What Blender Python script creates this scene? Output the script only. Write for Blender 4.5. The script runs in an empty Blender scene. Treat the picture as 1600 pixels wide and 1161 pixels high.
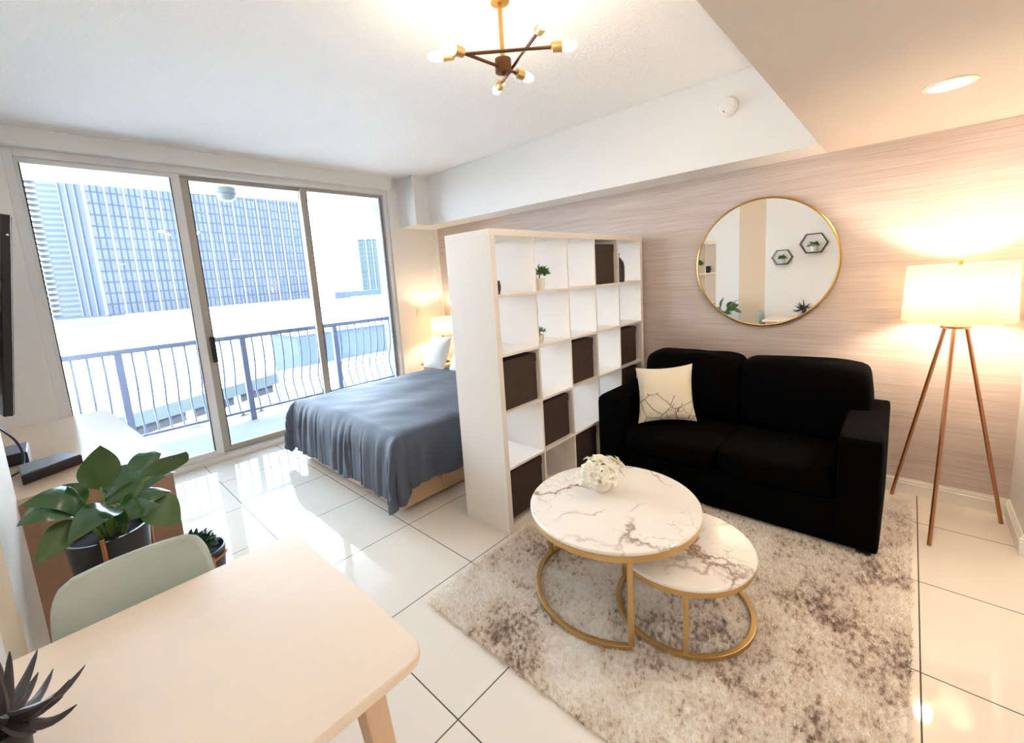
import bpy, bmesh, math, random
import numpy as np
from mathutils import Vector, Matrix, noise as mnoise
random.seed(7)
PI = math.pi
C = bpy.context.scene.collection

# ------------------------------------------------------------------ materials
def lin(r, g, b):
    f = lambda c: c/12.92 if c <= .04045 else ((c+.055)/1.055)**2.4
    return (f(r/255), f(g/255), f(b/255))

def newmat(name):
    m = bpy.data.materials.new(name); m.use_nodes = True
    nt = m.node_tree; nt.nodes.clear()
    out = nt.nodes.new('ShaderNodeOutputMaterial')
    return m, nt, out

class N:
    def __init__(s, nt): s.nt = nt
    def n(s, t, **kw):
        nd = s.nt.nodes.new('ShaderNode'+t)
        for k, v in kw.items():
            if k.startswith('i_'):
                key = k[2:]; key = int(key) if key.isdigit() else key.replace('_', ' ')
                nd.inputs[key].default_value = v
            else: setattr(nd, k, v)
        return nd
    def l(s, a, b): s.nt.links.new(a, b)
    def math(s, op, a, b=None, c=None):
        nd = s.nt.nodes.new('ShaderNodeMath'); nd.operation = op
        for i, v in enumerate((a, b, c)):
            if v is None: continue
            if isinstance(v, (int, float)): nd.inputs[i].default_value = v
            else: s.l(v, nd.inputs[i])
        return nd.outputs[0]
    def mix(s, fac, a, b, mode='MIX'):
        nd = s.nt.nodes.new('ShaderNodeMix'); nd.data_type = 'RGBA'; nd.blend_type = mode
        for i, v in ((0, fac), (6, a), (7, b)):
            if isinstance(v, (int, float)): nd.inputs[i].default_value = v
            elif isinstance(v, tuple): nd.inputs[i].default_value = (*v[:3], 1)
            else: s.l(v, nd.inputs[i])
        return nd.outputs[2]
    def ramp(s, fac, stops):
        nd = s.nt.nodes.new('ShaderNodeValToRGB'); e = nd.color_ramp.elements
        while len(e) < len(stops): e.new(.5)
        for k, (p, c) in enumerate(stops):
            e[k].position = p; e[k].color = (*c, 1) if len(c) == 3 else c
        s.l(fac, nd.inputs[0]); return nd.outputs[0]

def mat(name, col, rough=.5, metal=0., var=.05, scale=12., stretch=(1, 1, 1), bump=0., bscale=60., coat=0., spec=.5, sheen=0.):
    m, nt, out = newmat(name); g = N(nt)
    p = g.n('BsdfPrincipled'); g.l(p.outputs[0], out.inputs[0])
    tc = g.n('TexCoord'); mp = g.n('Mapping'); mp.inputs['Scale'].default_value = stretch
    g.l(tc.outputs['Object'], mp.inputs[0])
    nz = g.n('TexNoise', i_Scale=scale, i_Detail=4.); g.l(mp.outputs[0], nz.inputs['Vector'])
    c = g.mix(nz.outputs[0], tuple(x*(1-var) for x in col), tuple(min(1, x*(1+var)) for x in col))
    g.l(c, p.inputs['Base Color'])
    p.inputs['Roughness'].default_value = rough; p.inputs['Metallic'].default_value = metal
    p.inputs['Specular IOR Level'].default_value = spec
    p.inputs['Coat Weight'].default_value = coat; p.inputs['Coat Roughness'].default_value = .05
    p.inputs['Sheen Weight'].default_value = sheen
    if bump:
        bz = g.n('TexNoise', i_Scale=bscale, i_Detail=3.); g.l(mp.outputs[0], bz.inputs['Vector'])
        b = g.n('Bump', i_Strength=bump, i_Distance=.01); g.l(bz.outputs[0], b.inputs['Height']); g.l(b.outputs[0], p.inputs['Normal'])
    return m

def emat(name, col, strength):
    m, nt, out = newmat(name); g = N(nt)
    e = g.n('Emission'); e.inputs[0].default_value = (*col, 1); e.inputs[1].default_value = strength
    g.l(e.outputs[0], out.inputs[0]); return m

M = {}
M['white_wall'] = mat('white wall paint', lin(240, 237, 233), .6, var=.015, scale=3, bump=.05, bscale=140)
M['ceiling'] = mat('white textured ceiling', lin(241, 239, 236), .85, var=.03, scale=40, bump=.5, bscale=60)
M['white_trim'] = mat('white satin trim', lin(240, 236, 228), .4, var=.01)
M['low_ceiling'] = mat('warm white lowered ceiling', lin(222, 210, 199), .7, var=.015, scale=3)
M['beige_wall'] = mat('beige wall section', lin(228, 206, 178), .6, var=.02, scale=3)
M['shelf'] = mat('white shelf foil', lin(240, 232, 224), .35, var=.012, scale=6)
M['box'] = mat('dark brown box board', lin(60, 44, 36), .7, var=.12, scale=180, stretch=(1, 1, .2), bump=.15, bscale=300)
M['alu'] = mat('grey anodised aluminium', lin(176, 168, 156), .45, .25, var=.04, stretch=(1, 1, .05))
M['alu_white'] = mat('white powder coated frame', lin(232, 231, 228), .45, var=.02)
M['black_plastic'] = mat('black plastic', (.006, .006, .007), .35, var=.1)
M['grey_plastic'] = mat('dark grey plastic', lin(104, 107, 118), .35, var=.05)
M['gasket'] = mat('black rubber gasket', (.02, .02, .025), .6)
M['brass'] = mat('brushed brass', lin(200, 158, 92), .3, 1., var=.06, scale=60, stretch=(1, 1, .2))
M['gold'] = mat('satin gold metal', lin(206, 170, 112), .35, .85, var=.05, scale=60)
M['bronze'] = mat('aged bronze rod', lin(112, 74, 48), .35, .8, var=.08)
M['copper'] = mat('copper lamp leg', lin(178, 122, 84), .35, .8, var=.08, scale=30)
M['birch'] = mat('pale birch wood', lin(247, 230, 212), .4, var=.025, scale=4, stretch=(1, 7, 7), coat=.1)
M['birch_leg'] = mat('birch leg wood', lin(222, 192, 160), .5, var=.08, scale=6, stretch=(10, 10, 1))
M['oak'] = mat('white stained oak', lin(206, 178, 152), .14, var=.07, scale=5, stretch=(14, 1, 14), coat=.0, spec=.6)
M['oak_shaded'] = mat('oak veneer with painted shade', lin(160, 124, 102), .5, var=.1, scale=6, stretch=(12, 12, 1))  # same pale oak, darkened in colour for the backlit dresser side
M['bed_wood'] = mat('light bed veneer', lin(214, 180, 142), .45, var=.07, scale=6, stretch=(1.5, 1.5, 14))
M['mattress'] = mat('white mattress ticking', lin(230, 228, 224), .8, var=.03)
M['linen_white'] = mat('white linen', lin(244, 240, 232), .85, var=.03, scale=80, bump=.15, bscale=200, sheen=.2)
M['duvet'] = mat('slate grey cotton sateen', lin(82, 88, 102), .6, var=.06, scale=200, bump=.06, bscale=300, sheen=.08, spec=.35)
M['black_velvet'] = mat('black velvet', (.0018, .0015, .0015), .95, var=.2, scale=60, bump=.1, bscale=260, spec=.06)
M['mint'] = mat('pale sage plastic', lin(192, 205, 198), .45, var=.015, scale=4)
M['leaf'] = mat('glossy green leaf', lin(36, 82, 30), .2, var=.3, scale=7, bump=.18, bscale=26, spec=.8)
M['leaf_back'] = mat('matt green leaf', lin(78, 106, 62), .45, var=.2, scale=7)
M['stem'] = mat('yellow green stem', lin(120, 140, 70), .5, var=.1)
M['leaf_small'] = mat('small dark green leaf', lin(40, 70, 38), .4, var=.35, scale=40)
M['leaf_bright'] = mat('bright green leaf', lin(74, 116, 48), .45, var=.35, scale=40)
M['aloe'] = mat('dark purple green aloe', lin(50, 42, 44), .4, var=.4, scale=14, stretch=(1, 1, 1))
M['soil'] = mat('dark soil', (.012, .009, .007), .95, var=.4, scale=80, bump=.6, bscale=120)
M['black_pot'] = mat('black planter', (.011, .0105, .010), .32, var=.1)
M['white_pot'] = mat('white ceramic pot', lin(240, 232, 224), .25, var=.02)
M['black_metal'] = mat('black wire metal', (.02, .017, .016), .45, .3, var=.1)
M['grey_glass'] = mat('ribbed grey light glass', lin(120, 124, 120), .3, var=.15, scale=40)
M['petal'] = mat('ivory petal', (.98, .94, .83), .7, var=.05, scale=30)
M['petal_core'] = mat('yellow flower centre', lin(226, 196, 110), .7, var=.15, scale=60)
M['twig'] = mat('dark brown twig', lin(64, 44, 24), .7, var=.2)
M['rail'] = mat('grey painted railing', lin(104, 110, 128), .5, var=.04, spec=.3)
M['balcony'] = mat('balcony coating with painted shade', (.105, .102, .145), .8, var=.05, scale=4)  # lavender shade under the slab is put into the floor colour
M['balcony_wall'] = mat('balcony wall with painted shade', (.15, .165, .19), .9, var=.03)  # white wall; its blue grey shade is put into the base colour
M['stucco'] = mat('white balcony stucco', lin(246, 246, 246), .9, var=.02, bump=.2, bscale=90)
M['concrete_white'] = mat('sun bleached white roof', lin(244, 242, 236), .9, var=.04, scale=.15)
M['concrete_grey'] = mat('pale concrete', lin(205, 202, 196), .9, var=.1, scale=.2)
M['teal_band'] = mat('pale teal concrete band', (.036, .047, .049), .8, var=.05, scale=.3)
M['blue_wall'] = mat('pale blue painted wall', (.013, .024, .050), .8, var=.06, scale=.2)
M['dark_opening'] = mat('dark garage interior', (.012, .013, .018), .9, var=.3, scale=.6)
M['asphalt'] = mat('sunlit asphalt', lin(170, 166, 164), .95, var=.08, scale=.2)
M['mullion'] = mat('white facade mullion', (.075, .074, .072), .8, var=.02, spec=.1)
M['tower_white'] = mat('white tower balcony front', (.12, .12, .12), .9, var=.02, spec=.1)
M['mirror'] = mat('mirror silver', (.93, .92, .89), .012, 1., var=.0)
M['downlight_lens'] = emat('glowing downlight lens', (1, .88, .72), 34)
M['bulb'] = emat('glowing filament bulb', (1, .82, .62), 15)
M['lamp_bulb'] = emat('glowing lamp bulb', (1, .82, .63), 72)
M['bed_bulb'] = emat('glowing bedside bulb', (1, .80, .56), 75)

def floor_mat():
    m, nt, out = newmat('polished porcelain tile'); g = N(nt)
    p = g.n('BsdfPrincipled'); g.l(p.outputs[0], out.inputs[0])
    tc = g.n('TexCoord'); sx = g.n('SeparateXYZ'); g.l(tc.outputs['Object'], sx.inputs[0])
    S, TX, TY = .6079, -.3065, .0121
    def line(o, off):
        f = g.math('FRACT', g.math('DIVIDE', g.math('SUBTRACT', o, off), S))
        d = g.math('MINIMUM', f, g.math('SUBTRACT', 1., f))
        return d
    d = g.math('MINIMUM', line(sx.outputs[0], TX+20*S*0), line(sx.outputs[1], TY))
    gr = g.math('LESS_THAN', d, .0042)
    nz = g.n('TexNoise', i_Scale=1.3, i_Detail=5.); g.l(tc.outputs['Object'], nz.inputs['Vector'])
    base = g.mix(nz.outputs[0], lin(229, 219, 205), lin(238, 230, 218))
    g.l(g.mix(gr, base, lin(84, 76, 70)), p.inputs['Base Color'])
    g.l(g.math('ADD', g.math('MULTIPLY', gr, .6), .045), p.inputs['Roughness'])
    p.inputs['Specular IOR Level'].default_value = .32
    b = g.n('Bump', i_Strength=.4, i_Distance=.002); g.l(g.math('SUBTRACT', 1., gr), b.inputs['Height']); g.l(b.outputs[0], p.inputs['Normal'])
    return m
M['tile'] = floor_mat()

def wallpaper_mat():
    m, nt, out = newmat('taupe grasscloth wallpaper'); g = N(nt)
    p = g.n('BsdfPrincipled'); g.l(p.outputs[0], out.inputs[0]); p.inputs['Roughness'].default_value = .75
    tc = g.n('TexCoord'); mp = g.n('Mapping'); mp.inputs['Scale'].default_value = (1, 2.2, 130); g.l(tc.outputs['Object'], mp.inputs[0])
    a = g.n('TexNoise', i_Scale=1., i_Detail=4.); g.l(mp.outputs[0], a.inputs['Vector'])
    mp2 = g.n('Mapping'); mp2.inputs['Scale'].default_value = (1, .7, 9); g.l(tc.outputs['Object'], mp2.inputs[0])
    b = g.n('TexNoise', i_Scale=1.5, i_Detail=3.); g.l(mp2.outputs[0], b.inputs['Vector'])
    c = g.ramp(a.outputs[0], [(.3, lin(184, 167, 158)), (.5, lin(208, 192, 183)), (.72, lin(222, 208, 199))])
    c2 = g.mix(.35, c, g.ramp(b.outputs[0], [(.35, lin(196, 177, 167)), (.65, lin(220, 205, 196))]))
    g.l(c2, p.inputs['Base Color'])
    bp = g.n('Bump', i_Strength=.25, i_Distance=.004); g.l(a.outputs[0], bp.inputs['Height']); g.l(bp.outputs[0], p.inputs['Normal'])
    return m
M['wallpaper'] = wallpaper_mat()

def marble_mat(seed):
    m, nt, out = newmat('white marble with brown veins'); g = N(nt)
    p = g.n('BsdfPrincipled'); g.l(p.outputs[0], out.inputs[0]); p.inputs['Roughness'].default_value = .12
    tc = g.n('TexCoord'); mp = g.n('Mapping'); mp.inputs['Location'].default_value = (seed, seed*.7, 0); g.l(tc.outputs['Object'], mp.inputs[0])
    w = g.n('TexNoise', i_Scale=4.5, i_Detail=6.); w.inputs['Roughness'].default_value = .6; g.l(mp.outputs[0], w.inputs['Vector'])
    vm = g.n('VectorMath', operation='SCALE'); g.l(w.outputs[1], vm.inputs[0]); vm.inputs['Scale'].default_value = .34
    va = g.n('VectorMath', operation='ADD'); g.l(mp.outputs[0], va.inputs[0]); g.l(vm.outputs[0], va.inputs[1])
    v = g.n('TexVoronoi', feature='DISTANCE_TO_EDGE', i_Scale=3.1); g.l(va.outputs[0], v.inputs['Vector'])
    v2 = g.n('TexVoronoi', feature='DISTANCE_TO_EDGE', i_Scale=7.3); g.l(va.outputs[0], v2.inputs['Vector'])
    big = g.ramp(v.outputs['Distance'], [(.0, (1, 1, 1)), (.018, (.55, .55, .55)), (.05, (.0, .0, .0))])
    sm = g.ramp(v2.outputs['Distance'], [(.0, (.6, .6, .6)), (.02, (.0, .0, .0))])
    mk = g.n('TexNoise', i_Scale=2.4, i_Detail=2.); g.l(mp.outputs[0], mk.inputs['Vector'])
    msk = g.ramp(mk.outputs[0], [(.42, (0, 0, 0)), (.58, (1, 1, 1))])
    msk2 = g.ramp(mk.outputs[0], [(.50, (0, 0, 0)), (.60, (1, 1, 1))])
    f = g.math('MAXIMUM', g.math('MULTIPLY', big, msk), g.math('MULTIPLY', sm, msk2))
    base = g.mix(w.outputs[0], lin(246, 238, 228), lin(250, 245, 238))
    g.l(g.mix(f, base, lin(150, 116, 96)), p.inputs['Base Color'])
    return m
M['marble_a'] = marble_mat(.35); M['marble_b'] = marble_mat(3.1)

def rug_mat():
    m, nt, out = newmat('mottled shag rug pile'); g = N(nt)
    p = g.n('BsdfPrincipled'); g.l(p.outputs[0], out.inputs[0]); p.inputs['Roughness'].default_value = .9
    p.inputs['Specular IOR Level'].default_value = .15
    tc = g.n('TexCoord'); mp = g.n('Mapping'); mp.inputs['Scale'].default_value = (1, 1, .15); g.l(tc.outputs['Object'], mp.inputs[0])
    big = g.n('TexNoise', i_Scale=2.3, i_Detail=3.); g.l(mp.outputs[0], big.inputs['Vector'])
    fine = g.n('TexNoise', i_Scale=48., i_Detail=3.); g.l(mp.outputs[0], fine.inputs['Vector'])
    mid = g.n('TexNoise', i_Scale=13., i_Detail=4.); g.l(mp.outputs[0], mid.inputs['Vector'])
    s = g.math('ADD', g.math('MULTIPLY', big.outputs[0], .75), g.math('ADD', g.math('MULTIPLY', fine.outputs[0], .75), g.math('MULTIPLY', mid.outputs[0], .45)))
    c = g.ramp(g.math('MULTIPLY', s, .513), [(.34, lin(120, 100, 94)), (.425, lin(190, 170, 158)), (.475, lin(240, 228, 214)), (.57, lin(252, 247, 240))])
    g.l(c, p.inputs['Base Color']); return m
M['rug'] = rug_mat()

def cushion_mat(name, scale, loc):
    m, nt, out = newmat(name); g = N(nt)
    p = g.n('BsdfPrincipled'); g.l(p.outputs[0], out.inputs[0]); p.inputs['Roughness'].default_value = .8
    tc = g.n('TexCoord'); mp = g.n('Mapping'); mp.inputs['Location'].default_value = loc; g.l(tc.outputs['Object'], mp.inputs[0])
    v = g.n('TexVoronoi', feature='DISTANCE_TO_EDGE', i_Scale=scale); g.l(mp.outputs[0], v.inputs['Vector'])
    v2 = g.n('TexVoronoi', feature='DISTANCE_TO_EDGE', i_Scale=scale*1.9); g.l(mp.outputs[0], v2.inputs['Vector'])
    mk = g.n('TexNoise', i_Scale=7.); g.l(mp.outputs[0], mk.inputs['Vector'])
    ln = g.math('MAXIMUM', g.math('LESS_THAN', v.outputs['Distance'], .017), g.math('MULTIPLY', g.math('LESS_THAN', v2.outputs['Distance'], .018), g.math('GREATER_THAN', mk.outputs[0], .5)))
    sx = g.n('SeparateXYZ'); g.l(tc.outputs['Object'], sx.inputs[0])
    nz = g.n('TexNoise', i_Scale=5.); g.l(tc.outputs['Object'], nz.inputs['Vector'])
    low = g.math('LESS_THAN', g.math('ADD', sx.outputs[2], g.math('MULTIPLY', nz.outputs[0], .12)), .08)
    f = g.math('MULTIPLY', g.math('MULTIPLY', ln, low), .8)
    g.l(g.mix(f, lin(244, 234, 214), lin(84, 66, 54)), p.inputs['Base Color']); return m
M['line_cushion'] = cushion_mat('cream cushion with branching lines', 7.5, (.3, .1, .2))
M['pale_cushion'] = mat('white pillowcase with pale ornament', lin(243, 238, 228), .8, var=.07, scale=26, bump=.1, bscale=120)

def glass_mat():
    m, nt, out = newmat('clear window glass'); g = N(nt)
    t = g.n('BsdfTransparent'); t.inputs[0].default_value = (.96, .98, .98, 1)
    gl = g.n('BsdfGlossy'); gl.inputs['Roughness'].default_value = .01
    fr = g.n('Fresnel', i_IOR=1.45); mx = g.n('MixShader')
    nz = g.n('TexNoise', i_Scale=.7)
    g.l(g.math('MULTIPLY', fr.outputs[0], g.math('ADD', .8, g.math('MULTIPLY', nz.outputs[0], .2))), mx.inputs[0])
    g.l(t.outputs[0], mx.inputs[1]); g.l(gl.outputs[0], mx.inputs[2]); g.l(mx.outputs[0], out.inputs[0]); return m
M['glass'] = glass_mat()

def shade_mat(name, col, tr):
    m, nt, out = newmat(name); g = N(nt)
    d = g.n('BsdfDiffuse'); t = g.n('BsdfTranslucent'); mx = g.n('MixShader', i_0=tr)
    tc = g.n('TexCoord'); nz = g.n('TexNoise', i_Scale=180.); g.l(tc.outputs['Object'], nz.inputs['Vector'])
    c = g.mix(nz.outputs[0], tuple(x*.96 for x in col), col)
    g.l(c, d.inputs[0]); g.l(c, t.inputs[0]); g.l(d.outputs[0], mx.inputs[1]); g.l(t.outputs[0], mx.inputs[2]); g.l(mx.outputs[0], out.inputs[0]); return m
M['shade'] = shade_mat('cream linen lamp shade', lin(250, 238, 216), .42)
M['bed_shade'] = shade_mat('yellow glowing fabric shade', lin(250, 240, 214), .5)

def facade_mat(name, bw, bh, c1, c2, mortar, msize):
    m, nt, out = newmat(name); g = N(nt)
    p = g.n('BsdfPrincipled'); g.l(p.outputs[0], out.inputs[0]); p.inputs['Roughness'].default_value = .5; p.inputs['Specular IOR Level'].default_value = .06
    tc = g.n('TexCoord'); mp = g.n('Mapping'); mp.inputs['Rotation'].default_value = (PI/2, 0, 0); g.l(tc.outputs['Object'], mp.inputs[0])
    b = g.n('TexBrick', offset=0., squash=1.); g.l(mp.outputs[0], b.inputs['Vector'])
    b.inputs['Scale'].default_value = 1.; b.inputs['Brick Width'].default_value = bw; b.inputs['Row Height'].default_value = bh
    b.inputs['Mortar Size'].default_value = msize; b.inputs['Mortar Smooth'].default_value = 0
    b.inputs['Color1'].default_value = (*c1, 1); b.inputs['Color2'].default_value = (*c2, 1); b.inputs['Mortar'].default_value = (*mortar, 1)
    nz = g.n('TexNoise', i_Scale=.05, i_Detail=2.); g.l(tc.outputs['Object'], nz.inputs['Vector'])
    g.l(g.mix(.3, b.outputs[0], g.mix(nz.outputs[0], tuple(x*.7 for x in c1), c2), 'MIX'), p.inputs['Base Color'])
    return m
M['facade'] = facade_mat('blue curtain wall glass', 1.52, 3.3, (.034, .040, .053), (.046, .051, .062), (.009, .013, .027), .22)
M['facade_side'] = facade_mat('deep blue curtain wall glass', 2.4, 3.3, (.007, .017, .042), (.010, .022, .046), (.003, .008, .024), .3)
M['tower_glass'] = facade_mat('pale blue banded tower', 40., 1.9, (.046, .058, .070), (.050, .062, .073), (.085, .090, .096), .45)
M['teal_glass'] = facade_mat('teal tower glass', 4., 3.4, (.024, .038, .044), (.028, .042, .047), (.045, .055, .06), .35)

# ------------------------------------------------------------------ mesh builder
class MB:
    def __init__(s): s.bm = bmesh.new(); s.smooth = False
    def box(s, x0, x1, y0, y1, z0, z1):
        vs = [s.bm.verts.new((x, y, z)) for x in (x0, x1) for y in (y0, y1) for z in (z0, z1)]
        for f in ((0, 1, 3, 2), (4, 6, 7, 5), (0, 4, 5, 1), (2, 3, 7, 6), (0, 2, 6, 4), (1, 5, 7, 3)):
            s.bm.faces.new([vs[i] for i in f])
        return s
    def hexa(s, bot, top):
        b = [s.bm.verts.new(p) for p in bot]; t = [s.bm.verts.new(p) for p in top]; n = len(b)
        s.bm.faces.new(b[::-1]); s.bm.faces.new(t)
        for i in range(n): s.bm.faces.new((b[i], b[(i+1) % n], t[(i+1) % n], t[i]))
        return s
    def prism(s, poly, z0, z1):
        return s.hexa([(x, y, z0) for x, y in poly], [(x, y, z1) for x, y in poly])
    def lathe(s, prof, c=(0, 0, 0), seg=32, axis=None, cap=True):
        # prof: list of (r, h) ; axis: direction of h
        s.smooth = True
        ax = Vector(axis or (0, 0, 1)).normalized(); q = ax.to_track_quat('Z', 'Y'); c = Vector(c)
        rings = []
        for r, h in prof:
            if r < 1e-6: rings.append([s.bm.verts.new(c+q@Vector((0, 0, h)))]); continue
            rings.append([s.bm.verts.new(c+q@Vector((r*math.cos(2*PI*k/seg), r*math.sin(2*PI*k/seg), h))) for k in range(seg)])
        for a, b in zip(rings, rings[1:]):
            if len(a) == 1 and len(b) == 1: continue
            for k in range(seg):
                k2 = (k+1) % seg
                if len(a) == 1: s.bm.faces.new((a[0], b[k2], b[k]))
                elif len(b) == 1: s.bm.faces.new((a[k], a[k2], b[0]))
                else: s.bm.faces.new((a[k], a[k2], b[k2], b[k]))
        if cap:
            if len(rings[0]) > 1: s.bm.faces.new(rings[0][::-1])
            if len(rings[-1]) > 1: s.bm.faces.new(rings[-1])
        return s
    def tube(s, pts, r, seg=10, closed=False):
        s.smooth = True
        P = [Vector(p) for p in pts]; n = len(P); rr = r if isinstance(r, (list, tuple)) else [r]*n
        rings = []; prev = None
        for i, p in enumerate(P):
            a = P[(i-1) % n] if (i or closed) else p; b = P[(i+1) % n] if (i < n-1 or closed) else p
            d = (b-a).normalized()
            if prev is None:
                u = d.orthogonal().normalized()
            else:
                u = (prev-d*prev.dot(d)).normalized()
            prev = u; w = d.cross(u)
            rings.append([s.bm.verts.new(p+(u*math.cos(2*PI*k/seg)+w*math.sin(2*PI*k/seg))*rr[i]) for k in range(seg)])
        m = n if closed else n-1
        for i in range(m):
            a, b = rings[i], rings[(i+1) % n]
            for k in range(seg): s.bm.faces.new((a[k], a[(k+1) % seg], b[(k+1) % seg], b[k]))
        if not closed: s.bm.faces.new(rings[0][::-1]); s.bm.faces.new(rings[-1])
        return s
    def bar(s, a, b, w, h, up=(0, 0, 1)):
        # rectangular bar from a to b, w across, h along up
        a, b = Vector(a), Vector(b); d = (b-a).normalized(); u = Vector(up)
        x = d.cross(u).normalized(); u = x.cross(d)
        q = [x*w/2+u*h/2, x*w/2-u*h/2, -x*w/2-u*h/2, -x*w/2+u*h/2]
        return s.hexa([a+v for v in q], [b+v for v in q])
    def arc_bar(s, c, R, a0, a1, w, h, seg=48):
        # flat band along an arc: w radial, h vertical
        full = abs(abs(a1-a0)-2*PI) < 1e-6; n = seg; rings = []
        for i in range(n if full else n+1):
            t = a0+(a1-a0)*i/n; co, si = math.cos(t), math.sin(t)
            rings.append([s.bm.verts.new((c[0]+(R+dr)*co, c[1]+(R+dr)*si, c[2]+dz)) for dr, dz in ((-w/2, 0), (w/2, 0), (w/2, h), (-w/2, h))])
        m = n if full else n
        for i in range(m):
            a, b = rings[i], rings[(i+1) % len(rings)]
            for k in range(4): s.bm.faces.new((a[k], a[(k+1) % 4], b[(k+1) % 4], b[k]))
        if not full: s.bm.faces.new(rings[0][::-1]); s.bm.faces.new(rings[-1])
        return s
    def grid(s, f, nu, nv, closed_u=False):
        s.smooth = True
        V = [[s.bm.verts.new(f(i/nu, j/nv)) for j in range(nv+1)] for i in range(nu+1)]
        for i in range(nu):
            for j in range(nv): s.bm.faces.new((V[i][j], V[i+1][j], V[i+1][j+1], V[i][j+1]))
        return s
    def soft(s, x0, x1, y0, y1, z0, z1, k=7, n=10, puff=0.0, wob=0.0):
        s.smooth = True
        b2 = bmesh.new(); bmesh.ops.create_cube(b2, size=2); bmesh.ops.subdivide_edges(b2, edges=b2.edges[:], cuts=n, use_grid_fill=True)
        c = Vector(((x0+x1)/2, (y0+y1)/2, (z0+z1)/2)); h = Vector(((x1-x0)/2, (y1-y0)/2, (z1-z0)/2)); mp = {}
        for v in b2.verts:
            x, y, z = v.co
            d = (abs(x)**k+abs(y)**k+abs(z)**k)**(1/k)
            q = Vector((x/d, y/d, z/d))
            e = Vector((q.x*h.x*(1+puff*(1-q.y*q.y)*(1-q.z*q.z)), q.y*h.y*(1+puff*.4*(1-q.x*q.x)*(1-q.z*q.z)), q.z*h.z*(1+puff*(1-q.x*q.x)*(1-q.y*q.y))))
            p = c+e
            if wob: p += Vector([wob*mnoise.noise(p*6+Vector((o, 0, 0))) for o in (0, 9, 23)])
            mp[v] = s.bm.verts.new(p)
        for f in b2.faces: s.bm.faces.new([mp[v] for v in f.verts])
        b2.free(); return s
    def quad_pillow(s, c4, th, n=18, flare=.06):
        # c4 : TL, TR, BR, BL
        s.smooth = True
        TL, TR, BR, BL = [Vector(p) for p in c4]
        nrm = ((TR-TL)+(BR-BL)).cross((TL-BL)+(TR-BR)).normalized()
        cen = (TL+TR+BR+BL)/4
        V = {}
        for sd in (1, -1):
            for i in range(n+1):
                for j in range(n+1):
                    u, v = 2*i/n-1, 2*j/n-1
                    if sd < 0 and (i in (0, n) or j in (0, n)): V[sd, i, j] = V[1, i, j]; continue
                    uu = u*(1-flare*(1-v*v)*(u*u)); vv = v*(1-flare*(1-u*u)*(v*v))
                    a, b = (uu+1)/2, (vv+1)/2
                    p = (BL*(1-a)+BR*a)*(1-b)+(TL*(1-a)+TR*a)*b
                    t = th*(max(0, (1-u*u)*(1-v*v)))**.55
                    t *= 1+.12*mnoise.noise(Vector((u*2.3, v*2.3, sd*3)))
                    V[sd, i, j] = s.bm.verts.new(p+nrm*sd*t)
        for sd in (1, -1):
            for i in range(n):
                for j in range(n):
                    q = [V[sd, i, j], V[sd, i+1, j], V[sd, i+1, j+1], V[sd, i, j+1]]
                    s.bm.faces.new(q if sd > 0 else q[::-1])
        return s
    def leaf(s, base, tip, width, nrm=(0, 0, 1), curl=.15, fold=.2, n=12, m=6, bulge=0.0, ruffle=0.0, shape=1.0):
        s.smooth = True
        B, T = Vector(base), Vector(tip); d = T-B; L = d.length; d.normalize()
        nr = Vector(nrm); nr = (nr-d*nr.dot(d)).normalized(); x = d.cross(nr)
        rnd = random.random()*9
        def f(a, b):
            t = a; w = width/2*(math.sin(PI*min(1, t**.8*shape+.02))**.75 if t < 1 else 0)*(1-.25*t)*1.12
            u = 2*b-1
            p = B+d*(L*t)+nr*(curl*L*math.sin(PI*t))+x*(u*w)
            p = p+nr*(abs(u)**1.5*w*fold)+nr*(ruffle*w*math.sin(t*9+rnd+u*2)*abs(u))
            return p
        return s.grid(f, n, m)
    def build(s, name, m, parent=None, off=(0, 0, 0), bev=0., solid=0., seg=2, smooth=None):
        me = bpy.data.meshes.new(name)
        o = Vector(off)
        if o.length: bmesh.ops.translate(s.bm, verts=s.bm.verts[:], vec=-o)
        bmesh.ops.recalc_face_normals(s.bm, faces=s.bm.faces[:])
        s.bm.to_mesh(me); s.bm.free()
        me.materials.append(M[m] if isinstance(m, str) else m)
        ob = bpy.data.objects.new(name, me); C.objects.link(ob)
        sm = s.smooth if smooth is None else smooth
        if sm: me.shade_smooth()
        if sm:
            try: me.set_sharp_from_angle(angle=math.radians(42))
            except Exception: pass
        if parent is not None: ob.parent = parent
        if solid:
            md = ob.modifiers.new('solid', 'SOLIDIFY'); md.thickness = solid; md.offset = 0
        if bev:
            md = ob.modifiers.new('bevel', 'BEVEL'); md.width = bev; md.segments = seg; md.limit_method = 'ANGLE'; md.angle_limit = math.radians(40)
        return ob

class Thing:
    def __init__(s, name, label, cat, loc=(0, 0, 0), group=None, rotz=0.):
        s.o = bpy.data.objects.new(name, None); C.objects.link(s.o); s.loc = Vector(loc)
        s.o.location = loc; s.o.rotation_euler = (0, 0, rotz); s.o.empty_display_size = .05
        s.o['label'] = label; s.o['category'] = cat
        if group: s.o['group'] = group
    def part(s, name, mb, m, parent=None, label=None, stuff=False, local=False, **kw):
        ob = mb.build(name, m, parent if parent is not None else s.o, off=(0, 0, 0) if local else s.loc, **kw)
        if label: ob['label'] = label
        if stuff: ob['kind'] = 'stuff'
        return ob

def single(name, label, cat, mb, m, loc, group=None, **kw):
    ob = mb.build(name, m, None, off=loc, **kw); ob.location = loc
    ob['label'] = label; ob['category'] = cat
    if group: ob['group'] = group
    return ob

def struct(name, mb, m, label=None, parent=None, **kw):
    ob = mb.build(name, m, parent, **kw)
    if parent is None: ob['kind'] = 'structure'
    if label: ob['label'] = label
    return ob

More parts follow.
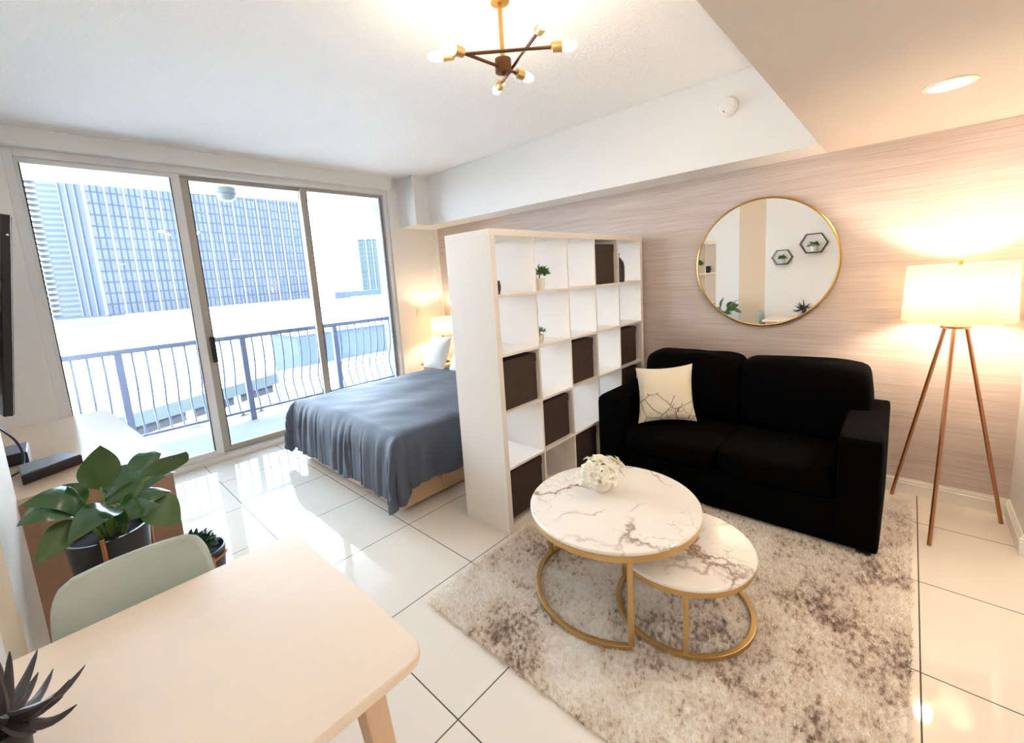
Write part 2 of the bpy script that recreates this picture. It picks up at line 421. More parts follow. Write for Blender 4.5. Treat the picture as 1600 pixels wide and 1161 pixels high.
def copy_tree(o, parent=None):
    c = o.copy(); C.objects.link(c); c.parent = parent
    for ch in o.children: copy_tree(ch, c)
    return c

# ------------------------------------------------------------------ camera
def make_camera():
    yaw, pitch, roll = .8248, -.1425, -.0623
    f = Vector((math.sin(yaw)*math.cos(pitch), math.cos(yaw)*math.cos(pitch), math.sin(pitch)))
    r = Vector((math.cos(yaw), -math.sin(yaw), 0)); u = r.cross(f)
    c, s = math.cos(roll), math.sin(roll)
    R, U = r*c+u*s, -r*s+u*c
    cam = bpy.data.cameras.new('camera'); ob = bpy.data.objects.new('camera', cam); C.objects.link(ob)
    m = Matrix((R, U, -f)).transposed().to_4x4(); m.translation = (-1.6909, -1.7082, 1.5503)
    ob.matrix_world = m
    cam.sensor_width = 36; cam.lens = 36*670.48/1600
    cam.shift_x = -5.72/1600; cam.shift_y = -52.03/1600
    cam.clip_start = .02; cam.clip_end = 2000
    bpy.context.scene.camera = ob
make_camera()

# ------------------------------------------------------------------ room shell
XL, XLR, XR = -1.88, -2.1, 1.905
YB, YF = -4.6, 2.98
ZC, ZS = 2.79, 2.226
struct('floor', MB().box(-2.3, 2.1, YB-.1, 3.06, -.12, 0), 'tile', 'glossy cream porcelain floor tiles with dark grout')
struct('ceiling', MB().box(-2.3, 2.1, -1.2649, 3.2, ZC, ZC+.12), 'ceiling', 'white textured main ceiling')
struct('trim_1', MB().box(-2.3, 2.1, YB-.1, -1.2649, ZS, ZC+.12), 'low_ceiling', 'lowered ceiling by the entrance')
struct('trim_2', MB().box(1.592, XR+.1, -1.2649, 2.62, ZS, ZC), 'white_wall', 'long white soffit along the papered wall')
struct('trim_3', MB().box(1.40, XR+.1, 2.62, YF, ZS, ZC), 'white_wall', 'deeper soffit box by the window')
struct('wall_right', MB().box(XR, XR+.1, -2.2, 2.885, 0, ZS), 'wallpaper', 'wall with taupe grasscloth wallpaper')
struct('wall_right_return', MB().box(XR-.004, XR+.1, 2.885, 3.1, 0, ZS), 'white_wall')
struct('wall_entrance', MB().box(1.45, XR+.1, YB-.1, -2.2, 0, ZS), 'white_wall', 'white entrance wall beside the floor lamp')
struct('wall_left', MB().box(-2.3, XL, YB-.1, -.1, 0, ZC), 'white_wall')
struct('wall_left_strip', MB().box(-2.3, XL, -.1, .26, 0, ZC), 'beige_wall')  # section of the left wall that differs only in its beige colour
struct('wall_left_corner', MB().box(-2.3, XL, .26, .93, 0, ZC), 'white_wall')
struct('wall_left_recess', MB().box(-2.3, XLR, .93, 3.1, 0, ZC), 'white_wall')
struct('wall_back', MB().box(-2.3, 1.45, YB-.1, YB, 0, ZS), 'white_wall')
# window wall around the sliding door
struct('wall_front', MB().box(-5., -1.735, YF, 3.16, -.3, ZC+.15).box(1.27, 5., YF, 3.16, -.3, ZC+.15).box(-1.735, 1.27, YF, 3.16, 2.68, ZC+.15), 'white_wall')
def baseb(name, a, b, nx, ny, h=.1):
    a, b = Vector(a), Vector(b); n = Vector((nx, ny, 0)); m = MB()
    prof = [(0, 0), (.016, 0), (.016, h-.03), (.012, h-.026), (.012, h-.014), (.007, h-.008), (.007, h), (0, h)]
    A = [a+n*t+Vector((0, 0, z)) for t, z in prof]; B = [b+n*t+Vector((0, 0, z)) for t, z in prof]
    m.hexa(A, B); return struct(name, m, 'white_trim')
baseb('baseboard_right', (XR, -2.2, 0), (XR, 2.885, 0), -1, 0)
baseb('baseboard_entrance', (1.45, -2.2, 0), (XR, -2.2, 0), 0, 1)
baseb('baseboard_entrance_side', (1.45, -4.5, 0), (1.45, -2.184, 0), -1, 0)
baseb('baseboard_left', (XL, -4.5, 0), (XL, .93, 0), 1, 0)
struct('trim_4', MB().box(-2.1, 1.30, 2.90, YF, 2.665, ZC), 'alu_white', 'white roller blind valance above the glass door', bev=.004)

# sliding glass door
d = MB().box(-1.735, -1.685, 3.0, 3.14, 0.0, 2.68).box(1.222, 1.27, 3.0, 3.14, 0.0, 2.68).box(-1.685, 1.222, 3.0, 3.14, 2.612, 2.68).box(-1.685, 1.222, 3.0, 3.16, 0., .045)
door = struct('door_1', d, 'alu_white', 'three panel sliding glass door to the balcony', bev=.003)
def panel(x0, x1, y, sw0, sw1, mname):
    struct('door_sash', MB().box(x0, x0+sw0, y-.02, y+.02, .045, 2.612).box(x1-sw1, x1, y-.02, y+.02, .045, 2.612)
           .box(x0+sw0, x1-sw1, y-.02, y+.02, 2.575, 2.612).box(x0+sw0, x1-sw1, y-.02, y+.02, .045, .105), mname, parent=door, bev=.003)
    struct('door_gasket', MB().box(x0+sw0, x0+sw0+.007, y-.022, y+.01, .105, 2.575).box(x1-sw1-.007, x1-sw1, y-.022, y+.01, .105, 2.575), 'gasket', parent=door)
    struct('door_glass', MB().box(x0+sw0, x1-sw1, y-.004, y+.004, .105, 2.575), 'glass', parent=door)
panel(-1.685, -.735, 3.06, .02, .065, 'alu_white')
panel(-.80+.055, .335, 3.105, .075, .045, 'alu')
panel(.275, 1.222, 3.06, .06, .02, 'alu')
h = MB().box(-.70, -.665, 3.045, 3.085, .93, 1.17).box(-.698, -.672, 3.015, 3.05, .96, 1.14)
struct('door_handle', h, 'black_plastic', 'dark latch handle', parent=door, bev=.004)

# ------------------------------------------------------------------ balcony
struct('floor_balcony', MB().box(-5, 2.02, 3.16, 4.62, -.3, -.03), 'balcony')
struct('ceiling_balcony', MB().box(-5, 5, 3.16, 4.62, 2.76, 3.0), 'stucco')
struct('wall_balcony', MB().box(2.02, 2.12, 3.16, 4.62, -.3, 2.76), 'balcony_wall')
r = Thing('balcony_railing', 'grey metal balcony railing with bowed balusters beyond the glass door', 'railing', (-1.6, 4.35, 0))
YRL = 4.35
r.part('top_rail', MB().box(-4.5, 2.02, YRL-.035, YRL+.035, 1.0, 1.055), 'rail', bev=.008)
r.part('bottom_rail', MB().box(-4.5, 2.02, YRL-.015, YRL+.015, .075, .105), 'rail', bev=.004)
px_ = [-2.41, -1.25, -.11, 1.05]
for x in px_: r.part('post', MB().box(x-.032, x+.032, YRL-.03, YRL+.03, -.03, 1.0), 'rail', bev=.004)
def baluster(x):
    pts = []
    for i in range(13):
        z = .1+.9*i/12; t = i/12
        pts.append((x, YRL+.10*math.exp(-((t-.27)/.2)**2)-.016*math.exp(-((t-.8)/.18)**2), z))
    return MB().tube(pts, .0105, 6)
x = -3.3
while x < 1.98:
    if min(abs(x-q) for q in px_) > .05: r.part('baluster', baluster(x), 'rail')
    x += .1136
t = Thing('balcony_ceiling_light', 'round jelly jar light on the balcony ceiling', 'light', (-.13, 4.02, 2.76))
t.part('base', MB().lathe([(.0, 0), (.115, 0), (.115, -.02), (.10, -.03), (0, -.03)], (-.13, 4.02, 2.76), 24), 'white_pot')
t.part('globe', MB().lathe([(.095, 0), (.10, -.06), (.088, -.11), (.05, -.14), (0, -.15)], (-.13, 4.02, 2.73), 24), 'grey_glass')
t.part('cage_ring', MB().arc_bar((-.13, 4.02, 2.66), .1, 0, 2*PI, .008, .012, 24), 'grey_plastic')

# ------------------------------------------------------------------ city outside
struct('ground', MB().box(-400, 600, 4.7, 900, -18.4, -18), 'asphalt')
def facade_thing(name, label, o, ang, W, D, z0, z1, bays, m1, m2, mw=.7):
    t = Thing(name, label, 'building', (o[0], o[1], z0), rotz=ang)
    H = z1-z0
    t.part('facade', MB().box(0, W, 0, D, 0, H), m1, local=True)
    t.part('side_facade', MB().box(-.15, 0, .3, D-.3, 0, H), m2, local=True)
    for k in range(bays+1):
        xx = W*k/bays
        t.part('mullion', MB().box(xx-mw/2, xx+mw/2, -.2, 0, 0, H), 'mullion', local=True)
    for k in range(4):
        yy = D*k/3
        t.part('side_mullion', MB().box(-.4, -.15, yy-.2, yy+.2, 0, H), 'mullion', local=True)
    t.part('roof', MB().box(-.6, W+.5, -.55, D+.5, H, H+1), 'mullion', local=True)
    return t
ang = math.atan2(.247, .97)
facade_thing('office_tower', 'wide dark blue glass office tower with white vertical mullions', (10.9, 176.6), ang, 69, 17, -2.5, 50, 15, 'facade', 'facade_side', .5)
t = Thing('apartment_tower', 'pale blue banded high rise left of the office tower', 'building', (0, 220, -4))
t.part('body', MB().box(0, 13.5, 0, 14, 0, 64).box(13.5, 19, 2, 14, 0, 60), 'tower_glass', local=True)
for k in range(32): t.part('balcony', MB().prism([(-1.5, -.3), (.4, -1.1), (2.4, -.1), (2.4, 5), (-1.5, 5)], 2+1.9*k, 2.9+1.9*k), 'tower_white', local=True)
t.part('rib', MB().box(13.3, 13.8, -.6, 0, 0, 64), 'mullion', local=True)
t.part('roof', MB().box(-2.6, 19, -1.4, 14, 64, 65), 'mullion', local=True)
t = Thing('teal_tower', 'slim teal glass tower far away at the right end of the balcony', 'building', (163.5, 306, -10), rotz=-.5)
t.part('body', MB().box(0, 13.5, 0, 14, 0, 46), 'teal_glass', local=True)
t.part('rib', MB().box(5, 6, -.5, 0, 0, 46).box(9.5, 10.3, -.5, 0, 0, 46), 'mullion', local=True)
t.part('roof', MB().box(-.5, 14, -.5, 14, 46, 47), 'mullion', local=True)
t = Thing('podium_building', 'broad white flat roofed building in front of the office tower', 'building', (0, 92, -18))
t.part('body', MB().box(-40, 150, 105, 168, -18, -3), 'concrete_white')
t.part('parapet', MB().box(-40, 150, 104.6, 105.2, -3.4, -2.6), 'concrete_white')
t.part('roof_unit', MB().box(1, 7.5, 110, 113, -3, -1.7), 'teal_band')
t.part('roof_unit', MB().box(60, 70, 118, 121, -3, -1.4), 'concrete_grey')
t.part('roof_unit', MB().box(104, 112, 130, 134, -3, .6), 'teal_band')
t = Thing('low_blocks', 'row of low dark rooftops right of the office tower', 'building', (100, 190, -18))
t.part('body', MB().box(92, 112, 190, 200, -18, -.5), 'blue_wall')
t.part('annex', MB().box(113, 150, 185, 200, -18, -1.8), 'concrete_white')
t.part('mast', MB().box(120, 120.5, 186, 186.5, -1.8, 5), 'concrete_grey')
t = Thing('blue_building', 'long pale blue building seen through the right part of the railing', 'building', (28, 62, -18))
t.part('body', MB().box(21, 60, 60, 70, -18, -4.6), 'blue_wall')
t.part('roof', MB().box(20.6, 60.4, 59.6, 70.4, -4.6, -4.2), 'concrete_white')
t.part('base_wall', MB().box(18, 62, 56, 60, -18, -9), 'concrete_grey')
t = Thing('parking_garage', 'pale parking garage with dark open decks below the railing', 'building', (4.3, 75.4, -18), rotz=math.radians(25))
t.part('upper_band', MB().box(-9, 32, .2, 11, 4.3, 5.2), 'concrete_white', local=True)
t.part('deck', MB().box(-9, 32, .1, 11, 2.35, 4.3), 'teal_band', local=True)
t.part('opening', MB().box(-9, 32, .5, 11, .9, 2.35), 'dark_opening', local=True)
t.part('lower_band', MB().box(-9, 32, 0, 11, 0, .9), 'concrete_white', local=True)
for k in range(6): t.part('pillar', MB().box(-9+8*k, -8+8*k, .15, .5, .9, 2.35), 'concrete_white', local=True)
def car(loc, m, label):
    t = Thing('car', label, 'car', loc, group='cars in the open lot by the garage')
    t.part('body', MB().soft(-2.1, 2.1, -.9, .9, .3, .95, 6, 4), m, local=True)
    t.part('cabin', MB().soft(-1.1, 1.2, -.78, .78, .85, 1.45, 4, 4), 'grey_plastic', local=True)
    for sx in (-1.3, 1.3):
        for sy in (-.85, .85):
            t.part('wheel', MB().lathe([(0, -.1), (.32, -.1), (.32, .1), (0, .1)], (sx, sy, .32), 14, (0, 1, 0)), 'black_plastic', local=True)
car((5.5, 70.5, -18), 'white_pot', 'white parked car left of the other two on the lot below')
car((12.0, 73.5, -18), 'blue_wall', 'blue parked car between two others on the lot below')
car((18.5, 76.8, -18), 'concrete_grey', 'grey parked car right of the other two on the lot below')
# ------------------------------------------------------------------ bookshelf
V = lambda i: .0375+.33*i+.015*(i-.5)
t = Thing('bookshelf', 'tall white cube bookshelf of twenty-five openings dividing bed from sofa', 'bookshelf', (.91, .195, 0))
t.part('top_panel', MB().box(0, 1.82, 0, .39, 1.782, 1.82), 'shelf', bev=.0015)
t.part('bottom_panel', MB().box(0, 1.82, 0, .39, 0, .038), 'shelf', bev=.0015)
t.part('side_panel', MB().box(0, .038, 0.001, .389, .038, 1.782), 'shelf', bev=.001)
t.part('side_panel', MB().box(1.782, 1.82, 0.001, .389, .038, 1.782), 'shelf', bev=.001)
for j in range(1, 5):
    z = 1.82-V(j)
    t.part('shelf_board', MB().box(.038, 1.782, .002, .388, z-.0075, z+.0075), 'shelf')
for i in range(1, 5):
    for j in range(5):
        z0 = .038 if j == 0 else 1.82-V(5-j)+.0075; z1 = 1.782 if j == 4 else 1.82-V(4-j)-.0075
        t.part('divider', MB().box(V(i)-.0075, V(i)+.0075, .003, .387, z0, z1), 'shelf')
def cell(c, r):  # col 1..5, row 1..5 from the top: x0, z0 of the opening
    return V(c-1)+.0075+(.015 if c == 1 else 0), 1.82-V(r)+.0075
def storage_box(c, r, label):
    x0, z0 = cell(c, r); x0 += .012; w = .30
    t = Thing('storage_box', label, 'box', (x0+w/2, .19, z0), group='dark brown storage boxes in the bookshelf')
    b = MB().box(x0, x0+w, .03, .36, z0, z0+.25)
    t.part('body', b, 'box', bev=.003)
    t.part('lid', MB().box(x0-.003, x0+w+.003, .027, .363, z0+.245, z0+.30), 'box', bev=.003)
    t.part('label_holder', MB().box(x0+w/2-.03, x0+w/2+.03, .0275, .030, z0+.12, z0+.15), 'box')
for c, r, lb in ((4, 1, 'dark brown lidded box in the top row of the bookshelf'),
                 (1, 3, 'dark brown lidded box in the leftmost column, middle row of the bookshelf'),
                 (3, 3, 'dark brown lidded box at the very centre of the bookshelf'),
                 (5, 3, 'dark brown lidded box in the rightmost column, middle row, above the black sofa'),
                 (2, 4, 'dark brown lidded box in the second lowest row, second column'),
                 (5, 4, 'dark brown lidded box half hidden behind the sofa arm and cream pillow'),
                 (1, 5, 'dark brown lidded box in the bottom left corner of the bookshelf'),
                 (3, 5, 'dark brown lidded box in the bottom row behind the white flowers')):
    storage_box(c, r, lb)

def tuft(c, R, n, ll, lw, m_b=None, squash=.8, seed=1):
    random.seed(seed); b = MB()
    for k in range(n):
        a = random.uniform(0, 2*PI); e = math.asin(random.uniform(-.1, 1)); rr = R*random.uniform(.55, 1)
        d = Vector((math.cos(a)*math.cos(e), math.sin(a)*math.cos(e), math.sin(e)*squash))
        p = Vector(c)+d*rr
        dd = (d+Vector((random.uniform(-.6, .6), random.uniform(-.6, .6), random.uniform(-.2, .8)))).normalized()
        b.leaf(p, p+dd*ll*random.uniform(.7, 1.2), lw*random.uniform(.7, 1.2), d.cross(Vector((.3, .5, .2))), .1, .2, 4, 2)
    return b
def pot_plant(name, label, x, y, z, r, h, fr, n, mleaf, grp=None, ll=.03, lw=.016, seed=1, potm='white_pot'):
    t = Thing(name, label, 'plant', (x, y, z), group=grp)
    t.part('pot', MB().lathe([(0, 0), (r*.78, 0), (r, h), (r*.9, h), (r*.86, h-.012), (0, h-.012)], (x, y, z), 28), potm)
    t.part('soil', MB().lathe([(0, 0), (r*.87, 0), (r*.6, .006), (0, .01)], (x, y, z+h-.013), 20), 'soil')
    t.part('stem', MB().tube([(x, y, z+h-.01), (x+.004, y, z+h+fr*.6)], .004, 6), 'twig')
    t.part('foliage', tuft((x, y, z+h+fr*.35), fr, n, ll, lw, seed=seed), mleaf)
    return t
x0, z0 = cell(2, 1)
pot_plant('potted_plant', 'bushy green plant in white pot in the top row of the bookshelf', x0+.108, .066, z0, .038, .078, .060, 190, 'leaf_bright', ll=.028, lw=.017, seed=3)
x0, z0 = cell(2, 2)
pot_plant('potted_plant', 'tiny succulent in white pot on the second row of the bookshelf', x0+.10, .085, z0, .032, .056, .034, 60, 'leaf_small', ll=.024, lw=.012, seed=5)
x0, z0 = cell(1, 1)
t = Thing('candle_holder', 'small dark round candle holder at the left end of the top shelf row', 'ornament', (x0+.034, .07, z0))
t.part('bowl', MB().lathe([(0, 0), (.024, 0), (.032, .03), (.033, .05), (.027, .08), (.024, .078), (.028, .05), (0, .02)], (x0+.034, .07, z0), 28), 'black_pot')
t.part('candle', MB().lathe([(0, .022), (.022, .022), (.022, .065), (0, .065)], (x0+.034, .07, z0), 20), 'white_pot')
x0, z0 = cell(5, 1)
t = Thing('bottle_vase', 'black round shouldered vase in the top right opening of the bookshelf', 'vase', (x0+.097, .075, z0))
t.part('body', MB().lathe([(0, 0), (.056, 0), (.061, .03), (.061, .13), (.052, .165), (.034, .19), (.024, .20)], (x0+.097, .075, z0), 32), 'black_pot')
t.part('neck', MB().lathe([(.024, .197), (.020, .215), (.026, .23), (.021, .23), (.015, .215)], (x0+.097, .075, z0), 24, cap=False), 'black_pot')

# ------------------------------------------------------------------ bed
BX0, BX1, BY0, BY1 = -.25, 1.83, .77, 2.38
t = Thing('bed', 'double bed with light wood base behind the white bookshelf', 'bed', (.8, 1.57, 0))
t.part('base', MB().box(BX0, BX1, BY0, BY1, .02, .26), 'bed_wood', bev=.004)
t.part('drawer_front', MB().box(BX0+.35, BX0+1.3, BY0-.012, BY0, .05, .235), 'bed_wood', bev=.003)
t.part('plinth', MB().box(BX0+.04, BX1-.04, BY0+.04, BY1-.04, 0, .02), 'black_plastic')
t.part('mattress', MB().soft(BX0+.02, BX1, BY0+.02, BY1-.02, .26, .50, 10, 10), 'mattress')
t.part('headboard', MB().box(BX1, BX1+.05, BY0, BY1, 0, .80), 'bed_wood', bev=.006)
# duvet
def duvet():
    b = MB(); b.smooth = True
    oa, ob_, oc = .47, .40, .34       # hang at foot, near side, far side
    LX, W = 1.52, BY1-BY0
    nu, nv = 150, 190
    def f(u, v):
        s = -oa+(LX+oa)*u; tt = -ob_+(W+ob_+oc)*v
        a = max(0, -s); bb = max(0, -tt); cc = max(0, tt-W)
        b2 = max(bb, cc)
        ob2 = ob_ if bb else oc
        ra, rb = a/oa, b2/ob2
        a *= math.sqrt(1-.5*rb*rb); b2 *= math.sqrt(1-.5*ra*ra)
        if bb: bb = b2
        if cc: cc = b2
        dd = math.hypot(a, b2)*(1+.17*min(1, 2*a*b2/(oa*ob2))**.7)
        z = .545-(dd-.05*(1-math.exp(-dd/.05)))*.985
        out = lambda q: .075*(1-math.exp(-q/.07))+.06*q
        x = max(s, 0)-out(a); y = min(max(tt, 0), W)-(out(bb) if bb else 0)+(out(cc) if cc else 0)
        if a > 0 and b2 > 0:
            ph = math.atan2(b2, a); kk = min(1, a/.2)*min(1, b2/.2)
            RR = out(dd)*(1+.55*math.sin(2*ph))+.022*kk*math.cos(ph*12)
            x = -RR*math.cos(ph); yy = RR*math.sin(ph)
            y = -yy if bb else W+yy
        # pleats on the hanging parts
        ka = min(1, a/.22)**1.3; kb = min(1, b2/.22)**1.3
        n1 = mnoise.noise(Vector((tt*1.7, 3.1, 0)))
        fold = lambda q, e: math.sin(2*PI*(q*.55+1.1*mnoise.noise(Vector((q*.35, e, .3)))))*(.65+.8*mnoise.noise(Vector((q*.5, e, 5.3))))
        pl = fold(tt*24+a*1.2+n1, a*.25)*.5+fold(tt*11+4-a*1.0, 8+a*.2)*.8
        x -= ka*(1-.7*kb)*.014*pl
        z += ka*.022*mnoise.noise(Vector((tt*4, 2, 0)))+kb*.02*mnoise.noise(Vector((s*4, 5, 0)))
        y += kb*(1-.6*ka)*.016*(fold(s*9+b2, 3+b2*.6)*.6+fold(s*4.5+b2*2, 11)*.6)*(1 if cc else -1)
        # surface wrinkles
        z += (1-.7*max(ka, kb))*(.013*mnoise.noise(Vector((s*2.6, tt*3.2, 1)))+.008*mnoise.noise(Vector((s*4+tt*5, tt*2-s*3, 5))))
        top = 1-min(1, dd/.1)
        z += .025*top*math.sin(PI*min(1, max(0, tt/W)))**.5
        if z < .035: 
            x -= (.035-z)*.25; y -= (.035-z)*.25 if bb else 0; z = .035+.1*max(0, z+.0)*0
        return Vector((BX0+.02+x, BY0+y, z))
    b.grid(f, nu, nv); return b
ob = single('duvet', 'slate grey duvet draped over the bed foot', 'duvet', duvet(), 'duvet', (.6, 1.57, .5))
md = ob.modifiers.new('solid', 'SOLIDIFY'); md.thickness = .010; md.offset = 1
def pillow(name, label, cat, c4, th, m, group=None, flare=.06):
    c = sum((Vector(p) for p in c4), Vector())/4
    b = MB().quad_pillow(c4, th, flare=flare)
    return single(name, label, cat, b, m, tuple(c), group)
pillow('pillow', 'white patterned pillow standing at the window end of the bed head', 'pillow',
       [(1.36, 2.46, .92), (1.34, 2.06, .93), (1.19, 2.08, .56), (1.22, 2.50, .56)], .075, 'pale_cushion')
pillow('pillow', 'white pillow beside the shelf, right of the patterned pillow', 'pillow',
       [(1.38, 2.00, .88), (1.36, 1.50, .88), (1.20, 1.50, .555), (1.22, 2.03, .555)], .085, 'linen_white')
# nightstand + lamp
t = Thing('nightstand', 'small wooden nightstand between the bed head and the window wall', 'nightstand', (1.66, 2.66, 0))
t.part('top', MB().box(1.44, 1.88, 2.46, 2.86, .50, .525), 'bed_wood', bev=.003)
t.part('body', MB().box(1.46, 1.88, 2.48, 2.84, .12, .50), 'bed_wood', bev=.003)
t.part('drawer', MB().box(1.445, 1.46, 2.50, 2.82, .30, .48), 'bed_wood', bev=.003)
t.part('knob', MB().lathe([(0, 0), (.012, .004), (.012, .016), (0, .02)], (1.445, 2.66, .39), 16, (-1, 0, 0)), 'brass')
for sx in (1.48, 1.86):
    for sy in (2.50, 2.82): t.part('leg', MB().tube([(sx, sy, 0), (sx, sy, .12)], .014, 10), 'bed_wood')
lx, ly = 1.66, 2.64
t = Thing('bedside_lamp', 'glowing yellow shaded bedside lamp behind the bed pillows', 'lamp', (lx, ly, .525))
t.part('base', MB().lathe([(0, 0), (.06, 0), (.06, .012), (.02, .025), (0, .025)], (lx, ly, .525), 24), 'black_metal')
t.part('pole', MB().lathe([(.011, .02), (.011, .44)], (lx, ly, .525), 12), 'black_metal')
t.part('shade', MB().lathe([(.145, .885), (.13, 1.10)], (lx, ly, 0), 40, cap=False), 'bed_shade', solid=.003)
t.part('bulb', MB().lathe([(0, .95), (.025, .965), (.03, .99), (.018, 1.02), (0, 1.03)], (lx, ly, 0), 16), 'bed_bulb')
t.part('finial', MB().lathe([(0, 1.03), (.008, 1.03), (.008, 1.11), (.012, 1.12), (0, 1.135)], (lx, ly, 0), 12), 'brass')
t = Thing('desk_clock', 'tiny brass ornament beside the bed pillow under the window wall', 'ornament', (1.49, 2.80, .525))
t.part('foot', MB().box(1.465, 1.515, 2.78, 2.82, .525, .535), 'brass')
t.part('dial', MB().lathe([(0, -.012), (.03, -.012), (.03, .012), (0, .012)], (1.49, 2.80, .566), 20, (-.6, -.8, 0)), 'brass')
t = Thing('light_switch', 'white switch plate on the wall between glass door and bedside lamp', 'switch', (1.56, YF, 1.17))
t.part('plate', MB().box(1.525, 1.60, YF-.007, YF, 1.12, 1.235), 'white_trim', bev=.003)
t.part('rocker', MB().box(1.548, 1.577, YF-.011, YF-.006, 1.15, 1.205), 'white_pot', bev=.002)

# ------------------------------------------------------------------ rug
RX0, RX1, RY0, RY1 = -.655, 1.73, -1.785, -.035
t = Thing('rug', 'thick mottled cream and grey shag rug under the coffee tables', 'rug', (.54, -.91, 0))
t.part('backing', MB().box(RX0+.01, RX1-.01, RY0+.01, RY1-.01, .001, .010), 'rug')
def rug_pile():
    rng = np.random.default_rng(3); n = 150000
    x = rng.uniform(RX0, RX1, n); y = rng.uniform(RY0, RY1, n)
    keep = ~((x > .99) & (y > -1.63) & (y < -.06) & (x < 1.72))
    x, y = x[keep], y[keep]; n = len(x)
    x += .006*np.sin(y*60); y += .006*np.sin(x*70)
    a = rng.uniform(0, 2*np.pi, n); tilt = rng.uniform(.2, 1.0, n); L = rng.uniform(.018, .03, n)
    ld = rng.uniform(0, 2*np.pi, n)
    dx, dy = np.cos(ld)*np.sin(tilt)*L, np.sin(ld)*np.sin(tilt)*L; dz = np.cos(tilt)*L
    w = rng.uniform(.0014, .0026, n); wx, wy = np.cos(a)*w, np.sin(a)*w
    b = np.full(n, .008)
    P = np.empty((n, 3, 3)); ox, oy = .54, -.91
    P[:, 0] = np.stack([x-wx-ox, y-wy-oy, b], 1); P[:, 1] = np.stack([x+wx-ox, y+wy-oy, b], 1)
    P[:, 2] = np.stack([x+dx-ox, y+dy-oy, np.minimum(b+dz, .031)], 1)
    me = bpy.data.meshes.new('pile')
    me.vertices.add(3*n); me.loops.add(3*n); me.polygons.add(n)
    me.vertices.foreach_set('co', P.ravel()); me.loops.foreach_set('vertex_index', np.arange(3*n, dtype=np.int32))
    me.polygons.foreach_set('loop_start', np.arange(0, 3*n, 3, dtype=np.int32))
    me.update(); me.validate(); me.materials.append(M['rug'])
    o = bpy.data.objects.new('pile', me); C.objects.link(o); return o
po = rug_pile(); po.parent = t.o; po['kind'] = 'stuff'

# ------------------------------------------------------------------ sofa
sy0, sy1 = -1.66, -.045
t = Thing('sofa', 'black velvet two-seat sofa against the papered wall', 'sofa', (1.37, -.85, .02))
bv = 'black_velvet'
t.part('base', MB().box(.965, 1.78, sy0+.17, sy1-.17, .03, .27), bv, bev=.015, seg=3)
for y0, y1 in ((sy0, sy0+.185), (sy1-.185, sy1)):
    t.part('arm', MB().soft(.95, 1.80, y0, y1, .03, .645, 22, 16), bv)
t.part('back_frame', MB().soft(1.56, 1.80, sy0+.18, sy1-.18, .03, .70, 16, 10), bv)
ym = -.865
for y0, y1 in ((sy0+.185, ym), (ym, sy1-.185)):
    t.part('seat_cushion', MB().soft(.955, 1.58, y0+.003, y1-.003, .265, .425, 9, 12, puff=.06), bv)
for y0, y1 in ((sy0+.083, ym), (ym, sy1-.14)):
    t.part('back_cushion', MB().soft(1.44, 1.75, y0+.002, y1-.002, .42, .895, 9, 14, puff=.04, wob=.012), bv)
for sx in (1.0, 1.73):
    for sy in (sy0+.06, sy1-.06): t.part('foot', MB().box(sx-.03, sx+.03, sy-.03, sy+.03, .011, .035), 'black_plastic')
pillow('throw_pillow', 'cream throw pillow with thin branching lines on the black sofa', 'pillow',
       [(1.19, -.235, .825), (1.36, -.590, .858), (1.31, -.640, .452), (1.09, -.300, .438)], .07, 'line_cushion', flare=.10)

# ------------------------------------------------------------------ mirror
mx, my, mz = 1.885, -.902, 1.537
t = Thing('round_mirror', 'large round mirror in a thin brass frame above the sofa', 'mirror', (XR, my, mz))
t.part('frame', MB().lathe([(.448, .0), (.462, .0), (.466, -.008), (.466, -.026), (.458, -.029), (.452, -.026), (.450, -.012)], (XR, my, mz), 96, (1, 0, 0), cap=False), 'brass')
t.part('glass', MB().lathe([(0, 0), (.4535, 0), (.4535, .006), (0, .006)], (mx-.004, my, mz), 96, (1, 0, 0)), 'mirror', smooth=False)

# ------------------------------------------------------------------ floor lamp
lx, ly = 1.63, -1.905
t = Thing('floor_lamp', 'tripod floor lamp with a lit white drum shade right of the sofa', 'lamp', (lx, ly, 0))
feet = [(1.288, -1.856), (1.765, -2.160), (1.838, -1.690)]
for fx, fy in feet:
    d = (Vector((fx, fy, 0))-Vector((lx, ly, 0))).normalized()
    t.part('leg', MB().tube([(fx, fy, 0.0), (lx+d.x*.05, ly+d.y*.05, 1.135)], .0095, 12), 'copper')
t.part('hub', MB().lathe([(0, 1.125), (.062, 1.125), (.062, 1.14), (0, 1.14)], (lx, ly, 0), 32), 'copper')
t.part('pole', MB().lathe([(.008, 1.14), (.008, 1.475)], (lx, ly, 0), 12), 'copper')
t.part('socket', MB().lathe([(0, 1.18), (.02, 1.18), (.02, 1.25), (0, 1.25)], (lx, ly, 0), 16), 'brass')
t.part('shade', MB().lathe([(.222, 1.168), (.212, 1.47)], (lx, ly, 0), 72, cap=False), 'shade', solid=.003)
sp = MB()
for k in range(3):
    a = k*2*PI/3+.4; sp.tube([(lx, ly, 1.455), (lx+.211*math.cos(a), ly+.211*math.sin(a), 1.46)], .0025, 6)
t.part('spider', sp, 'brass')
t.part('finial', MB().lathe([(0, 1.45), (.012, 1.45), (.012, 1.485), (0, 1.49)], (lx, ly, 0), 16), 'brass')
t.part('bulb', MB().lathe([(0, 1.25), (.018, 1.255), (.033, 1.30), (.03, 1.33), (.014, 1.352), (0, 1.355)], (lx+.012, ly, 0), 20), 'lamp_bulb')

